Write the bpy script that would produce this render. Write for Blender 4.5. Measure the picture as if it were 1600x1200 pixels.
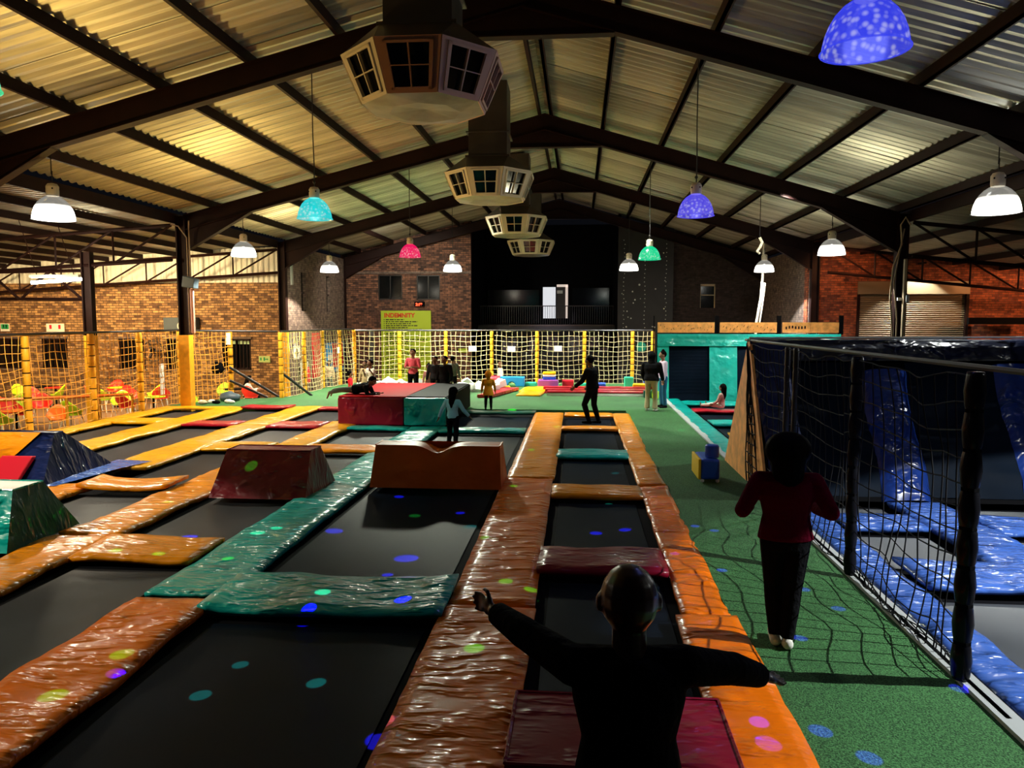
import bpy, bmesh, math, random
from math import sin, cos, pi, radians, atan, tan, sqrt, hypot
from mathutils import Vector, Matrix, noise
for o in list(bpy.data.objects): bpy.data.objects.remove(o)
S = bpy.context.scene
C = S.collection
# ------------------------------------------------------------ camera, world, exposure
cd = bpy.data.cameras.new('camera'); cam = bpy.data.objects.new('camera', cd); C.objects.link(cam)
cd.sensor_width = 36; cd.lens = 1180 * 36 / 1600; cd.clip_end = 200; cd.clip_start = .05
YAW, PIT = 0.08842766868162623, 0.08538511003818045
cam.location = (0, 0, 2.6)
cam.rotation_euler = (pi / 2 - PIT, 0, YAW)
S.camera = cam
W = bpy.data.worlds.new('world'); S.world = W; W.use_nodes = True
W.node_tree.nodes['Background'].inputs[0].default_value = (.45, .5, .7, 1)
W.node_tree.nodes['Background'].inputs[1].default_value = .006
S.view_settings.view_transform = 'Standard'; S.view_settings.look = 'None'
S.view_settings.exposure = 0.0; S.view_settings.gamma = 1; S.view_settings.use_curve_mapping = False
rnd = random.Random(7)

def light(name, kind, loc, energy, color, size=.1, target=None, angle=None, blend=.15):
    l = bpy.data.lights.new(name, kind); l.energy = energy; l.color = color
    if kind == 'AREA': l.size = size
    else: l.shadow_soft_size = size
    if angle: l.spot_size = radians(angle); l.spot_blend = blend
    o = bpy.data.objects.new(name, l); C.objects.link(o); o.location = loc
    if target is not None:
        o.rotation_euler = (Vector(target) - Vector(loc)).to_track_quat('-Z', 'Y').to_euler()
    return o

# lights of the hall and its side halls, fixed ones and added fills
light('cafe_light', 'SPOT', (-17, 24.5, 4.3), 2600, (1, .66, .30), .4, (-17, 28.5, 0), 150, .5)
light('cafe_light', 'SPOT', (-15.5, 17, 4.3), 900, (1, .70, .34), .4, (-15, 21, 0), 150, .5)
light('cafe_light', 'SPOT', (-22, 22.5, 4.1), 2000, (1, .66, .30), .4, (-21, 28, 0), 150, .5)
light('roof_fill', 'SPOT', (-9.2, 16.8, .9), 1150, (1, .68, .20), .3, (-6.0, 17, 8), 130, .8)  # spots without fixtures, added low down to lift the roof sheets
light('roof_fill', 'SPOT', (-9.2, 8.5, .9), 950, (1, .62, .16), .3, (-6.5, 9.5, 8), 130, .8)
light('roof_fill', 'SPOT', (-10.6, 25.5, 1.4), 850, (1, .76, .32), .3, (-6, 25, 8), 130, .8)
light('roof_fill', 'SPOT', (6.6, 17.8, 1.5), 520, (1, .93, .62), .3, (4.0, 16.8, 8), 130, .8)
light('roof_fill', 'SPOT', (8.0, 24.0, 2.4), 420, (1, .90, .62), .3, (3, 25, 8), 130, .8)
light('roof_fill', 'SPOT', (8.2, 13.6, 2.9), 260, (.9, .92, .9), .3, (3.5, 10.5, 8), 130, .8)
light('side_hall_light', 'SPOT', (17.0, 26.5, 4.2), 620, (1, .42, .16), .3, (16.5, 30, 2.4), 120, .6)
light('shutter_lamp', 'SPOT', (12.75, 29.35, 4.6), 600, (1, 1, .80), .04, (12.75, 29.6, 0), 100, .25)
light('turf_fill', 'SPOT', (-6.0, 27.7, 6.2), 6000, (.95, 1, .80), .3, (-3.6, 26.3, 0), 140, .6)  # added overhead spots without a fixture, brighten the turf
light('turf_fill', 'SPOT', (1.0, 21.2, 7.0), 2200, (.95, 1, .82), .3, (1.4, 21.2, 0), 78, .6)
light('back_wall_fill', 'SPOT', (-8.0, 31.0, 6.6), 1300, (1, .90, .70), .3, (-8.4, 37.3, 1.6), 110, .7)  # unseen spot added to brighten the brick wall and notice board
light('green_court_fill', 'SPOT', (5.6, 21.6, 5.9), 1100, (1, .93, .80), .2, (5.6, 25.7, 1.6), 100, .6)  # invented spot that lifts the otherwise dark wooden boards
light('side_hall_light', 'SPOT', (9.6, 27.5, 4.9), 160, (1, .45, .18), .2, (9.8, 30, 3.0), 110, .6)
light('back_hall_glow', 'POINT', (-1.4, 41.5, 4.9), 6, (.8, .85, 1), .3)

# ------------------------------------------------------------ helpers
def tag(o, label=None, cat=None, group=None, kind=None):
    if label: o['label'] = label
    if cat: o['category'] = cat
    if group: o['group'] = group
    if kind: o['kind'] = kind
    return o

def empty(name, loc=(0, 0, 0), label=None, cat=None, group=None, kind=None, rz=0):
    o = bpy.data.objects.new(name, None); C.objects.link(o); o.location = loc
    o.rotation_euler = (0, 0, rz); o.empty_display_size = .1
    return tag(o, label, cat, group, kind)

class MB:
    def __init__(s): s.v = []; s.f = []; s.m = []; s.mi = 0
    def add(s, vs, fs, M=None):
        b = len(s.v)
        for v in vs:
            s.v.append(tuple(M @ Vector(v)) if M is not None else tuple(v))
        for f in fs: s.f.append(tuple(i + b for i in f)); s.m.append(s.mi)
        return s
    def box(s, x0, x1, y0, y1, z0, z1, M=None):
        if x0 > x1: x0, x1 = x1, x0
        if y0 > y1: y0, y1 = y1, y0
        if z0 > z1: z0, z1 = z1, z0
        vs = [(x, y, z) for z in (z0, z1) for y in (y0, y1) for x in (x0, x1)]
        return s.add(vs, [(0, 2, 3, 1), (4, 5, 7, 6), (0, 1, 5, 4), (2, 6, 7, 3), (0, 4, 6, 2), (1, 3, 7, 5)], M)
    def cbox(s, c, d, M=None):
        return s.box(c[0]-d[0]/2, c[0]+d[0]/2, c[1]-d[1]/2, c[1]+d[1]/2, c[2]-d[2]/2, c[2]+d[2]/2, M)
    def prism(s, poly, a, b, axis='x'):
        n = len(poly); vs = []
        for t in (a, b):
            for p in poly:
                vs.append((t, p[0], p[1]) if axis == 'x' else ((p[0], t, p[1]) if axis == 'y' else (p[0], p[1], t)))
        fs = [tuple(range(n))[::-1], tuple(range(n, 2*n))]
        for i in range(n): fs.append((i, (i+1) % n, n+(i+1) % n, n+i))
        return s.add(vs, fs)
    def tube(s, pts, r, n=6, closed=False, caps=True):
        pts = [Vector(p) for p in pts]; rr = r if isinstance(r, (list, tuple)) else [r]*len(pts)
        b = len(s.v); m = len(pts); prev = None
        for i, p in enumerate(pts):
            if closed: t = pts[(i+1) % m] - pts[i-1]
            else: t = pts[min(i+1, m-1)] - pts[max(i-1, 0)]
            if t.length < 1e-9: t = Vector((0, 0, 1))
            t.normalize()
            if prev is None:
                u = t.cross(Vector((0, 0, 1)) if abs(t.z) < .9 else Vector((1, 0, 0))).normalized()
            else:
                u = (prev - t*prev.dot(t))
                u = u.normalized() if u.length > 1e-6 else t.orthogonal().normalized()
            prev = u; w = t.cross(u)
            for k in range(n):
                a = 2*pi*k/n; q = p + (u*cos(a) + w*sin(a))*rr[i]; s.v.append(tuple(q))
        for i in range(m if closed else m-1):
            j = (i+1) % m
            for k in range(n):
                s.f.append((b+i*n+k, b+i*n+(k+1) % n, b+j*n+(k+1) % n, b+j*n+k)); s.m.append(s.mi)
        if caps and not closed:
            s.f.append(tuple(b+k for k in range(n))[::-1]); s.m.append(s.mi)
            s.f.append(tuple(b+(m-1)*n+k for k in range(n))); s.m.append(s.mi)
        return s
    def lathe(s, prof, c=(0, 0, 0), n=24, closed=False):
        b = len(s.v)
        for (r, z) in prof:
            for k in range(n):
                a = 2*pi*k/n; s.v.append((c[0]+r*cos(a), c[1]+r*sin(a), c[2]+z))
        for i in range(len(prof)-1):
            for k in range(n):
                s.f.append((b+i*n+k, b+i*n+(k+1) % n, b+(i+1)*n+(k+1) % n, b+(i+1)*n+k)); s.m.append(s.mi)
        if closed:
            s.f.append(tuple(b+k for k in range(n))[::-1]); s.m.append(s.mi)
            e = b+(len(prof)-1)*n
            s.f.append(tuple(e+k for k in range(n))); s.m.append(s.mi)
        return s
    def ball(s, c, r, n=10, sc=(1, 1, 1), M=None):
        vs = []; fs = []; h = n//2+1
        for i in range(h+1):
            th = pi*i/h
            for k in range(n):
                a = 2*pi*k/n
                p = Vector((sin(th)*cos(a)*r*sc[0], sin(th)*sin(a)*r*sc[1], cos(th)*r*sc[2]))
                if M is not None: p = M @ p
                vs.append((c[0]+p.x, c[1]+p.y, c[2]+p.z))
        for i in range(h):
            for k in range(n):
                fs.append((i*n+k, (i+1)*n+k, (i+1)*n+(k+1) % n, i*n+(k+1) % n))
        return s.add(vs, fs)
    def mesh(s, name, mats, off=(0, 0, 0), smooth=False):
        me = bpy.data.meshes.new(name)
        me.from_pydata([(v[0]-off[0], v[1]-off[1], v[2]-off[2]) for v in s.v], [], s.f)
        if not isinstance(mats, (list, tuple)): mats = [mats]
        for m in mats: me.materials.append(m)
        if len(mats) > 1: me.polygons.foreach_set('material_index', s.m)
        if smooth: me.polygons.foreach_set('use_smooth', [True]*len(s.f))
        me.update()
        bm = bmesh.new(); bm.from_mesh(me); bmesh.ops.remove_doubles(bm, verts=bm.verts, dist=1e-5) if len(s.v) < 3000 else None
        bmesh.ops.recalc_face_normals(bm, faces=bm.faces); bm.to_mesh(me); bm.free()
        return me
    def build(s, name, mats, parent=None, loc=None, smooth=False, bevel=0, auto=False):
        off = (0, 0, 0); wl = loc
        if loc is not None: off = loc
        me = s.mesh(name, mats, off, smooth)
        o = bpy.data.objects.new(name, me); C.objects.link(o)
        o.location = off
        if parent is not None:
            o.parent = parent
            pl = parent.location.copy(); q = parent.parent
            while q is not None: pl += q.location; q = q.parent
            o.location = Vector(off) - pl
        if bevel:
            m = o.modifiers.new('bevel', 'BEVEL'); m.width = bevel; m.segments = 2; m.limit_method = 'ANGLE'
        return o

def copy_tree(o, parent=None):
    c = o.copy(); C.objects.link(c)
    if parent is not None: c.parent = parent
    for ch in list(o.children): copy_tree(ch, c)
    return c

# ------------------------------------------------------------ materials
def mat(name, col, rough=.6, spec=.5, metal=0, coat=0, emit=None, estr=0, bump=None, var=None, coords='Object', alpha=None):
    m = bpy.data.materials.new(name); m.use_nodes = True; t = m.node_tree; N = t.nodes; L = t.links
    p = N['Principled BSDF']
    p.inputs['Base Color'].default_value = (*col, 1); p.inputs['Roughness'].default_value = rough
    p.inputs['Specular IOR Level'].default_value = spec; p.inputs['Metallic'].default_value = metal
    p.inputs['Coat Weight'].default_value = coat; p.inputs['Coat Roughness'].default_value = .12
    if emit: p.inputs['Emission Color'].default_value = (*emit, 1); p.inputs['Emission Strength'].default_value = estr
    tc = N.new('ShaderNodeTexCoord')
    if var:      # (scale, amount)
        n = N.new('ShaderNodeTexNoise'); n.inputs['Scale'].default_value = var[0]; n.inputs['Detail'].default_value = 4
        L.new(tc.outputs[coords], n.inputs['Vector'])
        r = N.new('ShaderNodeMapRange'); r.inputs[3].default_value = 1-var[1]; r.inputs[4].default_value = 1+var[1]
        r.inputs[1].default_value = .3; r.inputs[2].default_value = .7
        L.new(n.outputs[0], r.inputs[0])
        x = N.new('ShaderNodeVectorMath'); x.operation = 'SCALE'; x.inputs[0].default_value = col
        L.new(r.outputs[0], x.inputs['Scale']); L.new(x.outputs[0], p.inputs['Base Color'])
    if bump:     # (scale, distance, detail)
        n = N.new('ShaderNodeTexNoise'); n.inputs['Scale'].default_value = bump[0]; n.inputs['Detail'].default_value = bump[2]
        L.new(tc.outputs[coords], n.inputs['Vector'])
        b = N.new('ShaderNodeBump'); b.inputs['Distance'].default_value = bump[1]
        L.new(n.outputs[0], b.inputs['Height']); L.new(b.outputs[0], p.inputs['Normal'])
    return m

def vinyl(name, col, rough=.30, wr=1.0, sx=3.2, sy=8.0, coat=.32):
    """glossy PVC cover with creases running across the strip"""
    m = mat(name, col, rough, .25, coat=coat, var=(2.5, .16), coords='Object')
    t = m.node_tree; N = t.nodes; L = t.links; p = N['Principled BSDF']; tc = N.new('ShaderNodeTexCoord')
    mp = N.new('ShaderNodeMapping'); mp.inputs['Scale'].default_value = (sx, sy, 3); L.new(tc.outputs['Object'], mp.inputs[0])
    w = N.new('ShaderNodeTexNoise'); w.inputs['Scale'].default_value = 1.1; w.inputs['Detail'].default_value = 2; L.new(mp.outputs[0], w.inputs[0])
    ad = N.new('ShaderNodeVectorMath'); ad.operation = 'MULTIPLY_ADD'; ad.inputs[1].default_value = (1.6, 1.6, 1.6)
    L.new(w.outputs['Color'], ad.inputs[0]); L.new(mp.outputs[0], ad.inputs[2])
    n = N.new('ShaderNodeTexNoise'); n.noise_type = 'RIDGED_MULTIFRACTAL'; n.inputs['Scale'].default_value = .75
    n.inputs['Detail'].default_value = 2.5; n.inputs['Roughness'].default_value = .5
    L.new(ad.outputs[0], n.inputs[0])
    b = N.new('ShaderNodeBump'); b.inputs['Distance'].default_value = .085*wr; b.inputs['Strength'].default_value = .9; p.inputs['Coat Roughness'].default_value = .07
    L.new(n.outputs[0], b.inputs['Height'])
    L.new(b.outputs[0], p.inputs['Normal']); L.new(b.outputs[0], p.inputs['Coat Normal'])
    return m

def brick(name, c1, c2, mortar, scale=1.0, rough=.75):
    m = mat(name, c1, rough, .4); t = m.node_tree; N = t.nodes; L = t.links; p = N['Principled BSDF']
    tc = N.new('ShaderNodeTexCoord'); ge = N.new('ShaderNodeNewGeometry')
    sp = N.new('ShaderNodeSeparateXYZ'); L.new(ge.outputs['Position'], sp.inputs[0])
    sn = N.new('ShaderNodeSeparateXYZ'); L.new(ge.outputs['True Normal'], sn.inputs[0])
    ab = N.new('ShaderNodeMath'); ab.operation = 'ABSOLUTE'; L.new(sn.outputs[0], ab.inputs[0])
    gt = N.new('ShaderNodeMath'); gt.operation = 'GREATER_THAN'; gt.inputs[1].default_value = .5; L.new(ab.outputs[0], gt.inputs[0])
    mx = N.new('ShaderNodeMix'); L.new(gt.outputs[0], mx.inputs[0]); L.new(sp.outputs[0], mx.inputs[2]); L.new(sp.outputs[1], mx.inputs[3])
    cb = N.new('ShaderNodeCombineXYZ'); L.new(mx.outputs[0], cb.inputs[0]); L.new(sp.outputs[2], cb.inputs[1])
    bt = N.new('ShaderNodeTexBrick'); L.new(cb.outputs[0], bt.inputs[0]); bt.inputs['Scale'].default_value = 1
    bt.inputs['Brick Width'].default_value = .232*scale; bt.inputs['Row Height'].default_value = .086*scale
    bt.inputs['Mortar Size'].default_value = .010*scale; bt.inputs['Mortar Smooth'].default_value = .2; bt.inputs['Bias'].default_value = 0
    bt.inputs['Color1'].default_value = (*c1, 1); bt.inputs['Color2'].default_value = (*c2, 1); bt.inputs['Mortar'].default_value = (*mortar, 1)
    n = N.new('ShaderNodeTexNoise'); n.inputs['Scale'].default_value = 5.0; n.inputs['Detail'].default_value = 3; L.new(cb.outputs[0], n.inputs[0])
    r = N.new('ShaderNodeMapRange'); r.inputs[1].default_value = .3; r.inputs[2].default_value = .7; r.inputs[3].default_value = .55; r.inputs[4].default_value = 1.5
    L.new(n.outputs[0], r.inputs[0])
    x = N.new('ShaderNodeVectorMath'); x.operation = 'SCALE'; L.new(bt.outputs['Color'], x.inputs[0]); L.new(r.outputs[0], x.inputs['Scale'])
    L.new(x.outputs[0], p.inputs['Base Color'])
    b = N.new('ShaderNodeBump'); b.inputs['Distance'].default_value = .02; b.invert = True
    L.new(bt.outputs['Fac'], b.inputs['Height'])
    L.new(b.outputs[0], p.inputs['Normal'])
    return m

def lampmat(name, col, strength, see=.25, dots=True):
    """moulded acrylic shade glowing from the lamp inside; dimpled prisms"""
    m = bpy.data.materials.new(name); m.use_nodes = True; t = m.node_tree; N = t.nodes; L = t.links
    N.remove(N['Principled BSDF']); out = N['Material Output']
    e = N.new('ShaderNodeEmission'); e.inputs[0].default_value = (*col, 1); e.inputs[1].default_value = strength
    g = N.new('ShaderNodeBsdfGlossy'); g.inputs['Roughness'].default_value = .15; g.inputs[0].default_value = (.1, .1, .1, 1)
    a = N.new('ShaderNodeAddShader'); L.new(e.outputs[0], a.inputs[0]); L.new(g.outputs[0], a.inputs[1])
    tr = N.new('ShaderNodeBsdfTransparent'); mx = N.new('ShaderNodeMixShader'); mx.inputs[0].default_value = see
    L.new(a.outputs[0], mx.inputs[1]); L.new(tr.outputs[0], mx.inputs[2]); L.new(mx.outputs[0], out.inputs[0])
    tc = N.new('ShaderNodeTexCoord'); sp = N.new('ShaderNodeSeparateXYZ'); L.new(tc.outputs['Object'], sp.inputs[0])
    if dots:
        v = N.new('ShaderNodeTexVoronoi'); v.inputs['Scale'].default_value = 17; L.new(tc.outputs['Object'], v.inputs[0])
        r = N.new('ShaderNodeMapRange'); r.inputs[1].default_value = .15; r.inputs[2].default_value = .5; r.inputs[3].default_value = 1.0; r.inputs[4].default_value = .0
        L.new(v.outputs['Distance'], r.inputs[0])
        z = N.new('ShaderNodeMapRange'); z.inputs[1].default_value = .30; z.inputs[2].default_value = .22; z.inputs[3].default_value = 0; z.inputs[4].default_value = 1
        L.new(sp.outputs[2], z.inputs[0])
        mu = N.new('ShaderNodeMath'); mu.operation = 'MULTIPLY'; L.new(r.outputs[0], mu.inputs[0]); L.new(z.outputs[0], mu.inputs[1])
        cm = N.new('ShaderNodeMix'); cm.data_type = 'RGBA'; L.new(mu.outputs[0], cm.inputs[0])
        cm.inputs[6].default_value = (*col, 1); cm.inputs[7].default_value = (*[min(1, c*.6+.34) for c in col], 1)
        L.new(cm.outputs[2], e.inputs[0])
    else:
        z = N.new('ShaderNodeMapRange'); z.inputs[1].default_value = .27; z.inputs[2].default_value = .19
        z.inputs[3].default_value = strength*.045; z.inputs[4].default_value = strength
        L.new(sp.outputs[2], z.inputs[0]); L.new(z.outputs[0], e.inputs[1])
    return m

M = {}
M['orange'] = vinyl('orange vinyl', (.78, .155, .002))
M['amber'] = vinyl('amber vinyl', (.80, .26, .003))
M['yellow'] = vinyl('yellow vinyl', (.82, .38, .003), wr=.7)
M['teal'] = vinyl('teal vinyl', (.001, .37, .34), wr=1.5, coat=.5)
M['tealw'] = vinyl('teal vinyl wall', (.015, .40, .33), sx=3, sy=3, wr=.8)
M['red'] = vinyl('red vinyl', (.42, .008, .022))
M['maroon'] = vinyl('maroon vinyl', (.20, .005, .022), wr=.7, coat=.12)
M['burn'] = vinyl('burnt orange vinyl', (.50, .085, .005), wr=.25, rough=.45, coat=.08)
M['blue'] = vinyl('blue vinyl', (.045, .115, .44), rough=.24, wr=1.5)
M['navy'] = vinyl('navy vinyl', (.006, .016, .09), wr=.8)
M['dkgreen'] = vinyl('dark green vinyl', (.006, .07, .05), wr=.5)
M['blackvinyl'] = vinyl('black vinyl', (.007, .007, .010), wr=.4, coat=.1)
M['mat'] = mat('jump mat fabric', (.0035, .0070, .0145), .42, .3, var=(1.3, .25), bump=(260, .0015, 2))
M['matglare'] = mat('jump mat fabric with glare in colour', (.05, .055, .065), .45, .5, var=(1.3, .25), bump=(260, .0015, 2))  # grey stands in for roof and lamp reflections on black fabric
M['matsheen'] = mat('jump mat fabric with sheen in colour', (.026, .028, .034), .42, .30, var=(1.3, .35), bump=(260, .0015, 2))  # paler base colour stands for the sheen of the cafe light
M['midblue'] = vinyl('deep blue vinyl', (.008, .028, .17), rough=.25, wr=1.2)
M['frame'] = mat('black under frame', (.006, .006, .008), .7, .3)
M['steel'] = mat('dark brown painted steel', (.014, .0045, .004), .6, .15, var=(3, .2))
M['steelblack'] = mat('black painted steel', (.012, .010, .012), .45, .5)
M['galv'] = mat('galvanised duct', (.055, .042, .036), .42, .5, metal=.3, var=(2, .2))
M['pale'] = mat('pale painted duct frame', (.62, .55, .43), .5, .4)
M['pinkframe'] = mat('pinkish painted duct frame', (.62, .40, .34), .5, .4)
M['brownframe'] = mat('brown painted duct frame', (.28, .13, .075), .5, .4)
M['tin'] = mat('grey sheet metal', (.30, .28, .22), .4, .5, metal=.5, var=(3, .25))
M['dark'] = mat('dark glass', (.004, .005, .006), .12, .45)
M['black'] = mat('matt black', (.005, .005, .006), .8, .2)
M['white'] = mat('white paint', (.75, .75, .72), .5, .4)
M['woodlit'] = mat('plywood with light in colour', (.85, .38, .10), .55, .4, var=(6, .25))  # plywood colour raised to imitate light falling on it
M['navydark'] = vinyl('near black blue vinyl', (.002, .005, .026), wr=1.4, coat=.5)
M['wood'] = mat('plywood', (.50, .22, .065), .55, .4, var=(6, .25))
M['yellowpost'] = mat('yellow foam sleeve', (.82, .40, .02), .45, .4, var=(8, .12))
M['rope'] = mat('yellow rope', (.62, .47, .18), .8, .2)
M['ropew'] = mat('pale rope', (.50, .43, .24), .8, .2)
M['ropeo'] = mat('amber rope', (.70, .36, .06), .8, .2)
M['ropeblack'] = mat('black rope', (.008, .008, .01), .8, .2)
M['brick_cafe'] = brick('mottled yellow brown brick', (.46, .27, .11), (.10, .045, .022), (.07, .045, .03), 1.15)
M['brick_dark'] = brick('brown brick', (.27, .12, .07), (.05, .022, .018), (.045, .03, .026), 1.15)
M['brick_pale'] = brick('grey brown brick', (.22, .16, .13), (.12, .08, .07), (.10, .08, .07))
M['brick_red'] = brick('red brick', (.40, .10, .035), (.12, .022, .014), (.11, .05, .03))
M['brick_black'] = brick('smoky dark brick', (.045, .028, .026), (.02, .012, .012), (.02, .015, .015))
M['clad'] = mat('translucent wall sheet', (.60, .64, .60), .5, .4)
M['lime'] = mat('lime plastic', (.48, .78, .02), .35, .5)
M['redp'] = mat('red plastic', (.75, .03, .015), .35, .5)
M['orangep'] = mat('orange plastic', (.9, .20, .02), .35, .5)
M['greyfoam'] = mat('grey foam', (.35, .37, .38), .8, .2)
M['whitefoam'] = mat('white foam', (.78, .78, .74), .8, .2)
M['purple'] = mat('purple vinyl', (.34, .08, .42), .35, .5)
M['skyblue'] = mat('sky blue vinyl', (.02, .30, .75), .35, .5)
M['mint'] = mat('mint vinyl', (.04, .60, .38), .35, .5)
M['cobalt'] = mat('cobalt vinyl', (.02, .09, .60), .35, .5)
M['redv'] = mat('plain red vinyl', (.70, .012, .035), .35, .5)
M['yellowv'] = mat('plain yellow vinyl', (.88, .60, .01), .35, .5)
M['signgreen'] = mat('lime sign board', (.42, .58, .03), .5, .4)
M['signred'] = mat('red sign letters', (.62, .06, .01), .5, .4)
M['signblack'] = mat('black sign print', (.01, .01, .01), .5, .4)
M['exitgreen'] = mat('green sign', (.02, .30, .10), .5, .4)
M['cable'] = mat('pale cable', (.30, .22, .14), .6, .3)
M['pinkpipe'] = mat('pinkish pipe', (.60, .30, .25), .5, .4)
M['cafe_floor'] = mat('cafe floor', (.16, .09, .05), .5, .4, var=(2, .2))
M['boardgrey'] = mat('black painted ply', (.018, .018, .021), .5, .4, var=(2, .2))
M['shutter'] = mat('shutter steel', (.26, .20, .13), .45, .5, metal=.3)
M['tvgrey'] = mat('blue grey panel', (.05, .08, .11), .4, .4)
M['doorlight'] = mat('lit doorway', (.5, .5, .5), .5, .4, emit=(.85, .88, .95), estr=.75)
M['tube'] = mat('fluorescent tube', (.9, .9, .9), .5, .4, emit=(1, .96, .78), estr=60)
M['led'] = mat('red led digits', (.5, .02, .01), .5, .4, emit=(1, .06, .02), estr=6)
M['poster'] = mat('faded mauve poster', (.20, .15, .20), .5, .4, var=(7, .8))
M['postergrey'] = mat('grey poster', (.28, .26, .30), .5, .4, var=(5, .7))
M['brass'] = mat('beige curtain rod', (.5, .4, .25), .5, .4)

for k_, io in (('blackvinyl', 1.2), ('mat', 1.12), ('matsheen', 1.25), ('frame', 1.1), ('black', 1.1)): M[k_].node_tree.nodes['Principled BSDF'].inputs['IOR'].default_value = io
def turf():
    m = mat('artificial turf', (.035, .16, .05), .85, .25); t = m.node_tree; N = t.nodes; L = t.links; p = N['Principled BSDF']
    tc = N.new('ShaderNodeTexCoord')
    n = N.new('ShaderNodeTexNoise'); n.inputs['Scale'].default_value = 90; n.inputs['Detail'].default_value = 3; L.new(tc.outputs['Object'], n.inputs[0])
    n2 = N.new('ShaderNodeTexNoise'); n2.inputs['Scale'].default_value = .7; n2.inputs['Detail'].default_value = 4; L.new(tc.outputs['Object'], n2.inputs[0])
    cr = N.new('ShaderNodeValToRGB'); cr.color_ramp.elements[0].color = (.008, .042, .012, 1); cr.color_ramp.elements[0].position = .35
    cr.color_ramp.elements[1].color = (.070, .23, .072, 1); cr.color_ramp.elements[1].position = .68; L.new(n.outputs[0], cr.inputs[0])
    r = N.new('ShaderNodeMapRange'); r.inputs[1].default_value = .3; r.inputs[2].default_value = .7; r.inputs[3].default_value = .8; r.inputs[4].default_value = 1.2
    L.new(n2.outputs[0], r.inputs[0])
    x = N.new('ShaderNodeVectorMath'); x.operation = 'SCALE'; L.new(cr.outputs[0], x.inputs[0]); L.new(r.outputs[0], x.inputs['Scale']); L.new(x.outputs[0], p.inputs['Base Color'])
    b = N.new('ShaderNodeBump'); b.inputs['Distance'].default_value = .012; L.new(n.outputs[0], b.inputs['Height']); L.new(b.outputs[0], p.inputs['Normal'])
    return m
M['turf'] = turf()
def roofmat(name, col):
    m = mat(name, col, .42, .5, metal=.45); t = m.node_tree; N = t.nodes; L = t.links; p = N['Principled BSDF']
    oi = N.new('ShaderNodeObjectInfo'); tc = N.new('ShaderNodeTexCoord')
    mp = N.new('ShaderNodeMapping'); mp.inputs['Scale'].default_value = (.5, 9, 1); L.new(tc.outputs['Object'], mp.inputs[0])
    n = N.new('ShaderNodeTexNoise'); n.inputs['Scale'].default_value = 1.0; n.inputs['Detail'].default_value = 3; L.new(mp.outputs[0], n.inputs[0])
    ad = N.new('ShaderNodeMath'); ad.operation = 'ADD'; L.new(n.outputs[0], ad.inputs[0])
    ml = N.new('ShaderNodeMath'); ml.operation = 'MULTIPLY'; ml.inputs[1].default_value = .35; L.new(oi.outputs['Random'], ml.inputs[0]); L.new(ml.outputs[0], ad.inputs[1])
    r = N.new('ShaderNodeMapRange'); r.inputs[1].default_value = .35; r.inputs[2].default_value = 1.0; r.inputs[3].default_value = .45; r.inputs[4].default_value = 1.5
    L.new(ad.outputs[0], r.inputs[0])
    x = N.new('ShaderNodeVectorMath'); x.operation = 'SCALE'; x.inputs[0].default_value = col; L.new(r.outputs[0], x.inputs['Scale']); L.new(x.outputs[0], p.inputs['Base Color'])
    return m
M['roof'] = roofmat('galvanised roof sheet', (.36, .35, .29))

# ------------------------------------------------------------ THE SETTING
RX, RZ = -1.0, 7.9           # ridge line: underside of rafters
SL, SR = .25, .295           # roof slopes left, right
XL, XR = -11.65, 8.65        # column lines
FR = [5.4, 13.4, 21.8, 29.4, 37.1]
def zu(x): return RZ - (SL*(RX-x) if x < RX else SR*(x-RX))

def quadwall(name, pts, m, holes=None):
    return None
def grid_wall(name, axis, c, a0, a1, z0, z1, holes, m, th=.25, sgn=1, parent=None, ztop=None):
    """wall with rectangular openings: axis 'y' = wall facing -y at y=c running in x; 'x' = at x=c running in y"""
    xs = sorted(set([a0, a1]+[h[0] for h in holes]+[h[1] for h in holes]))
    zs = sorted(set([z0, z1]+[h[2] for h in holes]+[h[3] for h in holes]))
    b = MB()
    for i in range(len(xs)-1):
        for j in range(len(zs)-1):
            cx, cz = (xs[i]+xs[i+1])/2, (zs[j]+zs[j+1])/2
            if any(h[0] < cx < h[1] and h[2] < cz < h[3] for h in holes): continue
            if axis == 'y': b.box(xs[i], xs[i+1], c, c+th*sgn, zs[j], zs[j+1])
            else: b.box(c, c+th*sgn, xs[i], xs[i+1], zs[j], zs[j+1])
    o = b.build(name, m, parent)
    if parent is None: o['kind'] = 'structure'
    return o

# ground, turf, black deck under the trampolines
b = MB(); b.box(-27, 20, -2, 46, -.95, -.72); tag(b.build('floor', M['cafe_floor']), kind='structure')
deck = MB(); deck.box(-12.6, 1.42, 0, 22.0, -.7, -.17); tag(deck.build('trim_1', M['frame']), kind='structure')
tb = MB()
tb.prism([(1.36, .0), (2.80, .0), (2.80, 22), (2.95, 31.6), (-9.35, 31.0), (-9.75, 29.0), (-9.85, 25.2), (-10.4, 24.4), (-11.7, 23.9), (-12.6, 21.9), (1.36, 21.9)], -.7, -.03, 'z')
tag(tb.build('floor', M['turf']), kind='structure')
b = MB(); b.box(2.76, 2.90, 0, 25.2, -.7, .0); tag(b.build('trim_2', M['greyfoam']), kind='structure')
b = MB(); b.box(2.9, 12, 0, 26, -.7, -.16); tag(b.build('trim_3', M['frame']), kind='structure')

# side walls
w = grid_wall('wall_left', 'x', XL-.05, 29.5, 37.6, -.72, 5.6, [(31.2, 31.75, 2.95, 4.6), (34.4, 34.95, 2.95, 4.6)], M['brick_pale'], sgn=-1)
w = grid_wall('wall_right', 'x', XR+.05, 29.5, 37.6, -.72, 5.4, [], M['brick_pale'], sgn=1)
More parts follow.
